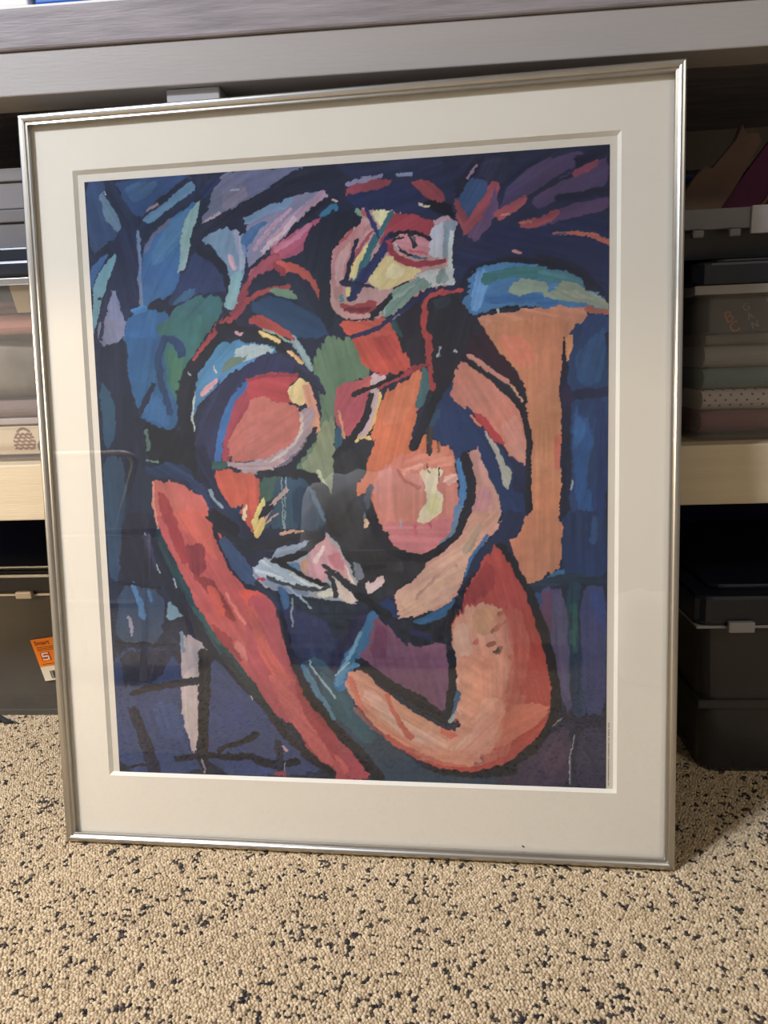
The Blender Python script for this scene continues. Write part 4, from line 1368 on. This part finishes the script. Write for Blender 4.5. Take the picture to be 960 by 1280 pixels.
RW, RD, RH = .56, .40, .232
t = at_bench('storage_bin', .735, .232, FZ + .0004, 'dark translucent lidded bin on the floor in the frame shadow, no label', 'bin')
MS2 = material('dark translucent plastic', (62, 62, 62), .25, var=.15, scale=8, alpha=0.7)
shell('bin_body', RW, RD, RH, .04, .003, MS2, t)
rim('bin_rim', RW, RD, RH - .003, RH + .001, .008, MT['grey_plastic'], t)
lid = slab('lid', RW + .018, RD + .018, RH + .0012, RH + .044, MT['navy_plastic'], t, bev=.006)
slab('lid_ridge', RW - .03, RD - .03, RH + .0435, RH + .052, MT['navy_plastic'], lid, bev=.003)
for x in (-.232, .18):
    latch(RW, RD + .012, RH + .004, x, MT['grey_plastic'], t, .017, .010)
rim('body_band', RW - .022, RD - .022, .105, .118, .005, MS2, t)
t2 = at_bench('cloth_bundle', .735, .24, FZ + .005, 'dark cloth bundle inside the unlabelled bin in the frame shadow', 'cloth')
bundle('bundle', .46, .30, .19, MT['dark_inside'], t2, 8, .1)

t = tag(empty('lint_scrap', (-.672, .300, FZ + .0005)), 'small dark twist of lint on the carpet beside the orange-labelled bin', 'scrap')
tube('twist', [(-.022, -.020, .003), (-.012, -.010, .005), (-.004, .002, .008), (.008, -.002, .004), (.022, -.004, .004)], [.003, .005, .006, .005, .002], MT['dark_inside'], t, 7)

# upper right: clear box of folded cloth, tray above ------------------------------
SZ = .4780
t = at_bench('storage_box', .70, .235, SZ, 'clear lidded storage box of folded cloth on the shelf in the shadow', 'box')
CW, CD, CH = .54, .40, .190
shell('box_body', CW, CD, CH, .012, .0025, MT['clear'], t)
rim('box_rim', CW, CD, CH - .010, CH + .001, .006, MT['rim_clear'], t)
lid = slab('lid', CW + .016, CD + .016, CH + .0014, CH + .028, MT['navy_plastic'], t, bev=.004)
slab('lid_ridge', CW - .03, CD - .03, CH + .0278, CH + .033, MT['navy_plastic'], lid, bev=.002)
cloths = [('burgundy', (128, 62, 78), .0300), ('dots', None, .0275), ('teal', (92, 118, 118), .0270), ('grey', (148, 144, 140), .0290), ('dark', (104, 98, 94), .0130)]
LBL = {'burgundy': 'burgundy folded cloth at the bottom of the clear box', 'dots': 'white folded cloth printed with small dots in the clear box',
       'teal': 'grey teal folded cloth above the dotted one in the clear box', 'grey': 'light grey folded cloth above the teal one in the clear box',
       'dark': 'thin crumpled grey cloth on top of the folded stack in the clear box'}
def dot_material():
    m = material('dotted cotton', (198, 184, 176), .9, var=.03)
    nt = m.node_tree
    b = nt.nodes['Principled BSDF']
    src = b.inputs['Base Color'].links[0].from_socket
    tc = nd(nt, 'ShaderNodeTexCoord')
    sx = nd(nt, 'ShaderNodeSeparateXYZ')
    cb = nd(nt, 'ShaderNodeCombineXYZ')
    nt.links.new(tc.outputs['Object'], sx.inputs[0])
    nt.links.new(sx.outputs[0], cb.inputs[0])
    nt.links.new(sx.outputs[2], cb.inputs[1])
    mp = nd(nt, 'ShaderNodeMapping')
    mp.inputs['Rotation'].default_value = (0, 0, math.radians(45))
    nt.links.new(cb.outputs[0], mp.inputs[0])
    vo = nd(nt, 'ShaderNodeTexVoronoi', voronoi_dimensions='2D')
    vo.inputs['Scale'].default_value = 105
    vo.inputs['Randomness'].default_value = .08
    nt.links.new(mp.outputs[0], vo.inputs['Vector'])
    lt = nd(nt, 'ShaderNodeMath', operation='LESS_THAN')
    nt.links.new(vo.outputs['Distance'], lt.inputs[0])
    lt.inputs[1].default_value = .17
    mx = nd(nt, 'ShaderNodeMixRGB')
    mx.inputs[2].default_value = lin((92, 74, 74)) + (1,)
    nt.links.new(lt.outputs[0], mx.inputs[0])
    nt.links.new(src, mx.inputs[1])
    nt.links.new(mx.outputs[0], b.inputs['Base Color'])
    return m
z = SZ + .0045
for nm, c, h in cloths:
    m_ = dot_material() if nm == 'dots' else material(nm + ' cotton', c, .92, var=.1, scale=20, bump=.3, bscale=300)
    folded('folded_cloth', .70, .24, z, .49, .34, h, m_, LBL[nm], group='folded cloths in the clear box', layers=1)
    z += h + .0004
t = at_bench('printed_pack', .70, .24, z + .0006, 'black printed pack with orange and grey letters lying on the folded cloths', 'pack')
MPK = material('black printed card', (34, 38, 46), .5, var=.1)
PKD = .33
box('pack_body', (-.24, .24, -PKD / 2, PKD / 2, 0, .0455), MPK, t, bevel=.003)
MOR = material('orange pack print', (186, 108, 62), .6, var=.1)
MGR = material('grey pack print', (136, 132, 120), .6, var=.1)
MYL = material('yellow pack print', (190, 140, 66), .6, var=.1)
yy = -PKD / 2 - .0004
for ch, x, zz, mm, sz in (('B', -.219, .012, MOR, .021), ('C', -.212, -.0005, MOR, .019), ('G', -.198, .026, MGR, .013), ('A', -.192, .015, MGR, .013), ('N', -.186, .004, MGR, .013),
                          ('B', -.166, .027, MYL, .022), ('C', -.158, .010, MYL, .020)):
    text_mesh('lettering', ch, sz, mm, t, (x, yy, zz), (math.pi / 2, math.radians(-24), 0))
TZ = SZ + CH + .0345
t = at_bench('shallow_tray', .66, .235, TZ, 'shallow dark tray with a grey latched rim on top of the clear box', 'tray')
TW, TD, THH = .60, .38, .052
shell('tray_body', TW, TD, THH, .03, .003, MT['navy_plastic'], t)
rim('tray_rim', TW, TD, THH - .020, THH + .004, .007, MT['dim_plastic'], t)
for x in (-.235, -.192, .02, .07):
    latch(TW, TD + .010, THH - .024, x, MT['dim_plastic'], t, .007, .006)
box('label_plate', (-.172, -.085, -TD / 2 - .0105, -TD / 2 - .006, THH - .027, THH + .005), MT['grey_plastic'], t, bevel=.001)
# paper and folders leaning in the tray
MKR = material('brown kraft paper', (128, 104, 92), .9, var=.12, scale=20, bump=.3, bscale=60)
MMG = material('magenta card', (110, 36, 84), .6, var=.1)
MTN = material('tan card', (160, 120, 92), .8, var=.1)
def leaning(name, x, y, zl, outline, th, m, rot, label, cat):
    t = at_bench(name, x, y, TZ + .004 + zl, label, cat)
    prism('sheet', outline, -th / 2, th / 2, m, t, Matrix.Rotation(rot, 4, 'Y'), bevel=.001)
    return t
a = math.radians(33)
t = leaning('kraft_envelope', .440, .20, .009, [(-.03, 0), (.012, 0), (.020, .06), (.022, .12), (.018, .19), (.006, .198), (-.008, .19), (-.018, .196), (-.014, .175), (-.020, .13), (-.030, .128), (-.034, .11), (-.034, .06)], .016, MKR, a, 'torn brown kraft paper sleeve leaning in the shallow tray', 'paper')
t = leaning('magenta_folder', .488, .215, .020, [(-.014, 0), (.030, 0), (.030, .17), (.020, .182), (-.014, .182)], .008, MMG, math.radians(36), 'dark magenta card folder leaning next to the kraft sleeve', 'folder')
box('edge_strip', (.030, .034, -.006, .006, .002, .165), MTN, t, bevel=.0008, mtx=Matrix.Rotation(math.radians(36), 4, 'Y'))
t = leaning('magenta_folder', .545, .227, .022, [(-.014, 0), (.034, 0), (.034, .16), (-.014, .16)], .008, MMG, math.radians(36), 'second magenta card folder leaning further from the kraft sleeve', 'folder')
box('edge_strip', (.034, .038, -.006, .006, .002, .155), MTN, t, bevel=.0008, mtx=Matrix.Rotation(math.radians(36), 4, 'Y'))

# upper left: clear box with lid, two flat grey boxes on it --------------------------
t = at_bench('storage_box', -.68, .235, SZ, 'clear storage box with dark lid and pink cloth on the lit shelf', 'box')
CW, CD, CH = .60, .40, .238
shell('box_body', CW, CD, CH, .012, .0025, MT['clear'], t)
rim('box_rim', CW, CD, CH - .008, CH + .001, .006, MT['rim_clear'], t)
rim('body_band', CW - .008, CD - .008, .050, .058, .002, MT['rim_clear'], t)
lid = slab('lid', CW + .016, CD + .016, CH + .0014, CH + .022, MT['navy_plastic'], t, bev=.004)
slab('lid_ridge', CW - .01, CD - .01, CH + .0218, CH + .040, MT['navy_plastic'], lid, bev=.003)
z = SZ + .0045
t = at_bench('printed_box', -.68, .24, z, 'flat cream box printed with a wicker basket at the bottom of the clear box', 'box')
MCR = material('cream card', (226, 206, 174), .7, var=.03)
MBR = material('brown basket print', (142, 102, 82), .7, var=.15, scale=60)
MDG = material('dark green print', (84, 84, 74), .7, var=.1)
box('box_body', (-.27, .27, -.17, .17, 0, .040), MCR, t, bevel=.002)
for bx in (.205, .250, .130):
    k_ = empty('basket_print', (bx, -.1703, .003)); k_.parent = t
    k_.scale = (.72, 1, 1)
    for r_, zc in ((.0205, .006), (.022, .011), (.022, .016), (.020, .021), (.017, .0255)):
        bm = bmesh.new()
        tube_bm(bm, [(-r_ + 2 * r_ * i / 10, -.0001, zc + .0012 * math.sin(i * 2.2 + zc * 900)) for i in range(11)], .0017, 6)
        bmesh.ops.transform(bm, matrix=Matrix.Diagonal((1, .2, 1, 1)), verts=bm.verts)
        bm_obj('weave_strand', bm, MBR, k_)
    bm = bmesh.new()
    tube_bm(bm, [(-.013 + .026 * i / 8, -.0001, .029 + .0048 * math.sin(math.pi * i / 8)) for i in range(9)], .0020, 6)
    bmesh.ops.transform(bm, matrix=Matrix.Diagonal((1, .2, 1, 1)), verts=bm.verts)
    bm_obj('handle_print', bm, MBR, k_)
    bm = bmesh.new()
    bmesh.ops.create_uvsphere(bm, u_segments=10, v_segments=6, radius=.009, matrix=Matrix.Translation((.034, 0, .008)) @ Matrix.Diagonal((1, .03, 1, 1)))
    bm_obj('leaf_print', bm, MDG, k_)
z += .0406
folded('folded_cloth', -.68, .24, z, .54, .34, .011, material('mauve cotton', (176, 144, 136), .9, var=.08), 'thin mauve folded cloth lying on the basket-printed box', group='cloths in the pink-cloth box', layers=1)
z += .0115
folded('folded_cloth', -.68, .24, z, .54, .34, .024, material('brown mauve cotton', (128, 108, 106), .9, var=.12), 'brownish mauve folded cloth under the grey fleece bundle', group='cloths in the pink-cloth box', layers=1)
z += .0245
t = at_bench('fleece_bundle', -.68, .24, z, 'lumpy grey fleece bundle in the middle of the pink-cloth box', 'cloth')
bundle('bundle', .54, .33, .083, material('grey fleece', (122, 116, 106), .95, var=.25, scale=26, bump=.5, bscale=90), t, 21, .1)
z += .089
folded('folded_cloth', -.68, .24, z, .54, .34, .027, material('dusty pink cotton', (196, 142, 132), .9, var=.08), 'dusty pink folded cloth above the grey fleece bundle', group='cloths in the pink-cloth box', layers=1)
z += .0275
folded('folded_cloth', -.70, .25, z, .52, .32, .018, material('plum cotton', (140, 102, 104), .9, var=.2, scale=30), 'plum striped folded cloth lying on the dusty pink cloth', group='cloths in the pink-cloth box', layers=2)
t = at_bench('cream_card', -.435, .068, z + .0004, 'upright cream card standing on the dusty pink cloth', 'card')
prism('card', [(-.022, 0), (.045, 0), (.045, .036), (-.029, .036)], -.001, .001, MCR, t)
z = SZ + CH + .0405
for k, (zz, c, lb) in enumerate(((z, (112, 108, 108), 'lower of two flat grey boxes on the dark lid at the left'), (z + .0500, (126, 122, 122), 'upper of two flat grey boxes on the dark lid at the left'))):
    t = at_bench('flat_box', -.68, .245, zz, lb, 'box', 'flat grey boxes on the dark lid')
    mm = material('grey cardboard', c, .8, var=.05)
    box('box_base', (-.285, .285, -.18, .18, .0004, .033), mm, t, bevel=.0015)
    box('box_lid', (-.288, .288, -.183, .183, .0334, .0494), mm, t, bevel=.0015)

# ------------------------------------------------------------------ the rest of the room, seen in the glass
# warm work lamp on a stand
t = tag(empty('work_lamp', (LAMP_POS.x - .06, LAMP_POS.y - .04, FZ)), 'black flood lamp with a flat visor on a stand left of the picture', 'lamp')
MLB = material('black lamp metal', (30, 30, 32), .4, var=.05)
lathe('base', [(0, 0), (.13, 0), (.13, .012), (.12, .02), (.015, .03), (0, .03)], MLB, t)
tube('pole', [(0, 0, .02), (0, 0, .4), (0, 0, .80)], .009, MLB, t)
d_ = (LAMP_AIM - LAMP_POS).normalized()
q_ = d_.to_track_quat('Z', 'Y').to_matrix().to_4x4()
hm = Matrix.Translation(LAMP_POS - Vector(t.location)) @ q_
up_ = (q_ @ Vector((0, 1, 0))).z
sy_ = 1 if up_ > 0 else -1
hd = box('housing', (-.085, .085, -.05, .05, -.085, -.006), MLB, t, bevel=.006, mtx=hm)
box('visor', tuple(sorted((-.09, .09))) + tuple(sorted((sy_ * .022, sy_ * .026))) + (-.01, .16), MLB, hd, bevel=0, mtx=hm)
box('lamp_window', (-.06, .06, -.012, .012, -.0058, -.002), material('warm lamp window', (255, 220, 170), .3, emit=4.0), hd, bevel=0, mtx=hm)
box('yoke', (-.012, .012, -.09, -.045, -.06, -.02), MLB, t, bevel=.002, mtx=hm)
ls = area_light('lamp_source', LAMP_POS + d_ * .002, LAMP_AIM, .10, .012, LAMP_WATT, LAMP_COL, 'RECTANGLE')
# ceiling fixture, and a second one added for fill
ME_, MD_ = material('white enamel', (225, 225, 222), .4), material('opal diffuser', (235, 238, 245), .5, emit=1.0)
for pos_, lb_ in ((CEIL_POS, 'round white ceiling light nearest the picture'), (FILL_POS, 'added round white fill light in the far right corner of the room')):
    t = tag(empty('ceiling_light', tuple(pos_)), lb_, 'light', 'ceiling lights')
    zt_ = ZC - pos_.z - .0005
    lathe('housing', [(0, zt_), (.10, zt_), (.20, .03), (.20, -.002), (.19, -.002), (0, .0)], ME_, t)
    lathe('diffuser', [(0, -.022), (.14, -.020), (.185, -.004), (.185, -.0005), (0, -.0005)], MD_, t)
# laundry basket in pale plastic, standing behind the photographer's feet
t = tag(empty('laundry_basket', (-.16, -1.42, FZ + .0005)), 'pale grey plastic laundry basket with slotted sides, mirrored in the glass', 'basket')
MLP = material('pale grey basket plastic', (206, 206, 206), .45, var=.03)
KW, KD, KH, KT = .60, .40, .34, .10
def kx(z): return (KW - KT * (1 - z / KH)) / 2
def ky(z): return (KD - KT * (1 - z / KH)) / 2
slab('basket_floor', KW - KT, KD - KT, 0, .006, MLP, t, bev=.001)
rows = [.006, .055, .10, .145, .19, .235]
bm = bmesh.new()
for z_ in rows:
    tube_bm(bm, [(-kx(z_), -ky(z_), z_), (kx(z_), -ky(z_), z_), (kx(z_), ky(z_), z_), (-kx(z_), ky(z_), z_), (-kx(z_), -ky(z_), z_)], .010, 6, False)
bm_obj('hoops', bm, MLP, t)
bm = bmesh.new()
for i in range(15):
    f = -1 + 2 * i / 14
    for sg in (-1, 1):
        tube_bm(bm, [(f * kx(.006), sg * ky(.006), .006), (f * kx(.24), sg * ky(.24), .24)], .009, 5)
for i in range(13):
    f = -1 + 2 * i / 12
    for sg in (-1, 1):
        tube_bm(bm, [(sg * kx(.006), f * ky(.006), .006), (sg * kx(.24), f * ky(.24), .24)], .009, 5)
bm_obj('ribs', bm, MLP, t)
bm = bmesh.new()
a0, b0, a1, b1 = kx(.235), ky(.235), kx(.34), ky(.34)
def wall_q(x0, x1, z0, z1, sg):
    y = lambda z_: sg * ky(z_)
    v = [bm.verts.new(q) for q in ((x0, y(z0), z0), (x1, y(z0), z0), (x1, y(z1), z1), (x0, y(z1), z1))]
    bm.faces.new(v)
for sg in (-1, 1):
    wall_q(-a0, -.10, .235, .335, sg); wall_q(.10, a0, .235, .335, sg)
    wall_q(-.10, .10, .235, .282, sg); wall_q(-.10, .10, .310, .335, sg)
    v = [bm.verts.new(q) for q in ((sg * a0, -b0, .235), (sg * a0, b0, .235), (sg * a1, b1, .335), (sg * a1, -b1, .335))]
    bm.faces.new(v)
o = bm_obj('collar', bm, MLP, t)
md = o.modifiers.new('thick', 'SOLIDIFY'); md.thickness = .004
rim('basket_rim', KW, KD, .33, .344, .016, MLP, t)
t = tag(empty('laundry_heap', (-.16, -1.42, FZ + .012)), 'heap of pale towels filling the laundry basket', 'laundry')
bundle('heap', .47, .28, .56, material('pale towelling', (240, 240, 240), .95, var=.2, bump=.5, bscale=120), t, 5, .12)
# white paper bag
t = tag(empty('paper_bag', (.60, -1.06, FZ + .0005)), 'crumpled white paper bag standing on the carpet, mirrored in the glass', 'bag')
bundle('bag', .17, .12, .235, material('white bag paper', (232, 228, 220), .8, var=.03), t, 12, .12)
# tubular step stool by the lamp
t = tag(empty('step_stool', (-.93, -1.10, FZ)), 'white tubular step stool near the work lamp, mirrored in the glass', 'stool')
MWT = material('white tube enamel', (226, 224, 220), .35)
def arc(p0, p1, p2, n=6):
    p0, p1, p2 = Vector(p0), Vector(p1), Vector(p2)
    return [p0.lerp(p1, i / n).lerp(p1.lerp(p2, i / n), i / n) for i in range(n + 1)]
yy_ = .08
tube('handle', [(-.15, .03, .412), (-.185, yy_, .55)] + arc((-.19, yy_, .57), (-.20, yy_, .625), (-.14, yy_, .625)) + arc((.09, yy_, .625), (.155, yy_, .625), (.13, yy_, .565)) + [(.06, .03, .412)], .010, MWT, t)
tube('front_frame', [(-.20, .16, .006), (-.16, .05, .392), (.16, .05, .392), (.20, .16, .006)], .010, MWT, t)
tube('rear_frame', [(-.19, -.24, .006), (-.16, -.08, .392), (.16, -.08, .392), (.19, -.24, .006)], .010, MWT, t)
box('step', (-.16, .16, -.09, .06, .40, .415), MT['grey_plastic'], t, bevel=.003)
box('step', (-.17, .17, .06, .16, .20, .215), MT['grey_plastic'], t, bevel=.003)
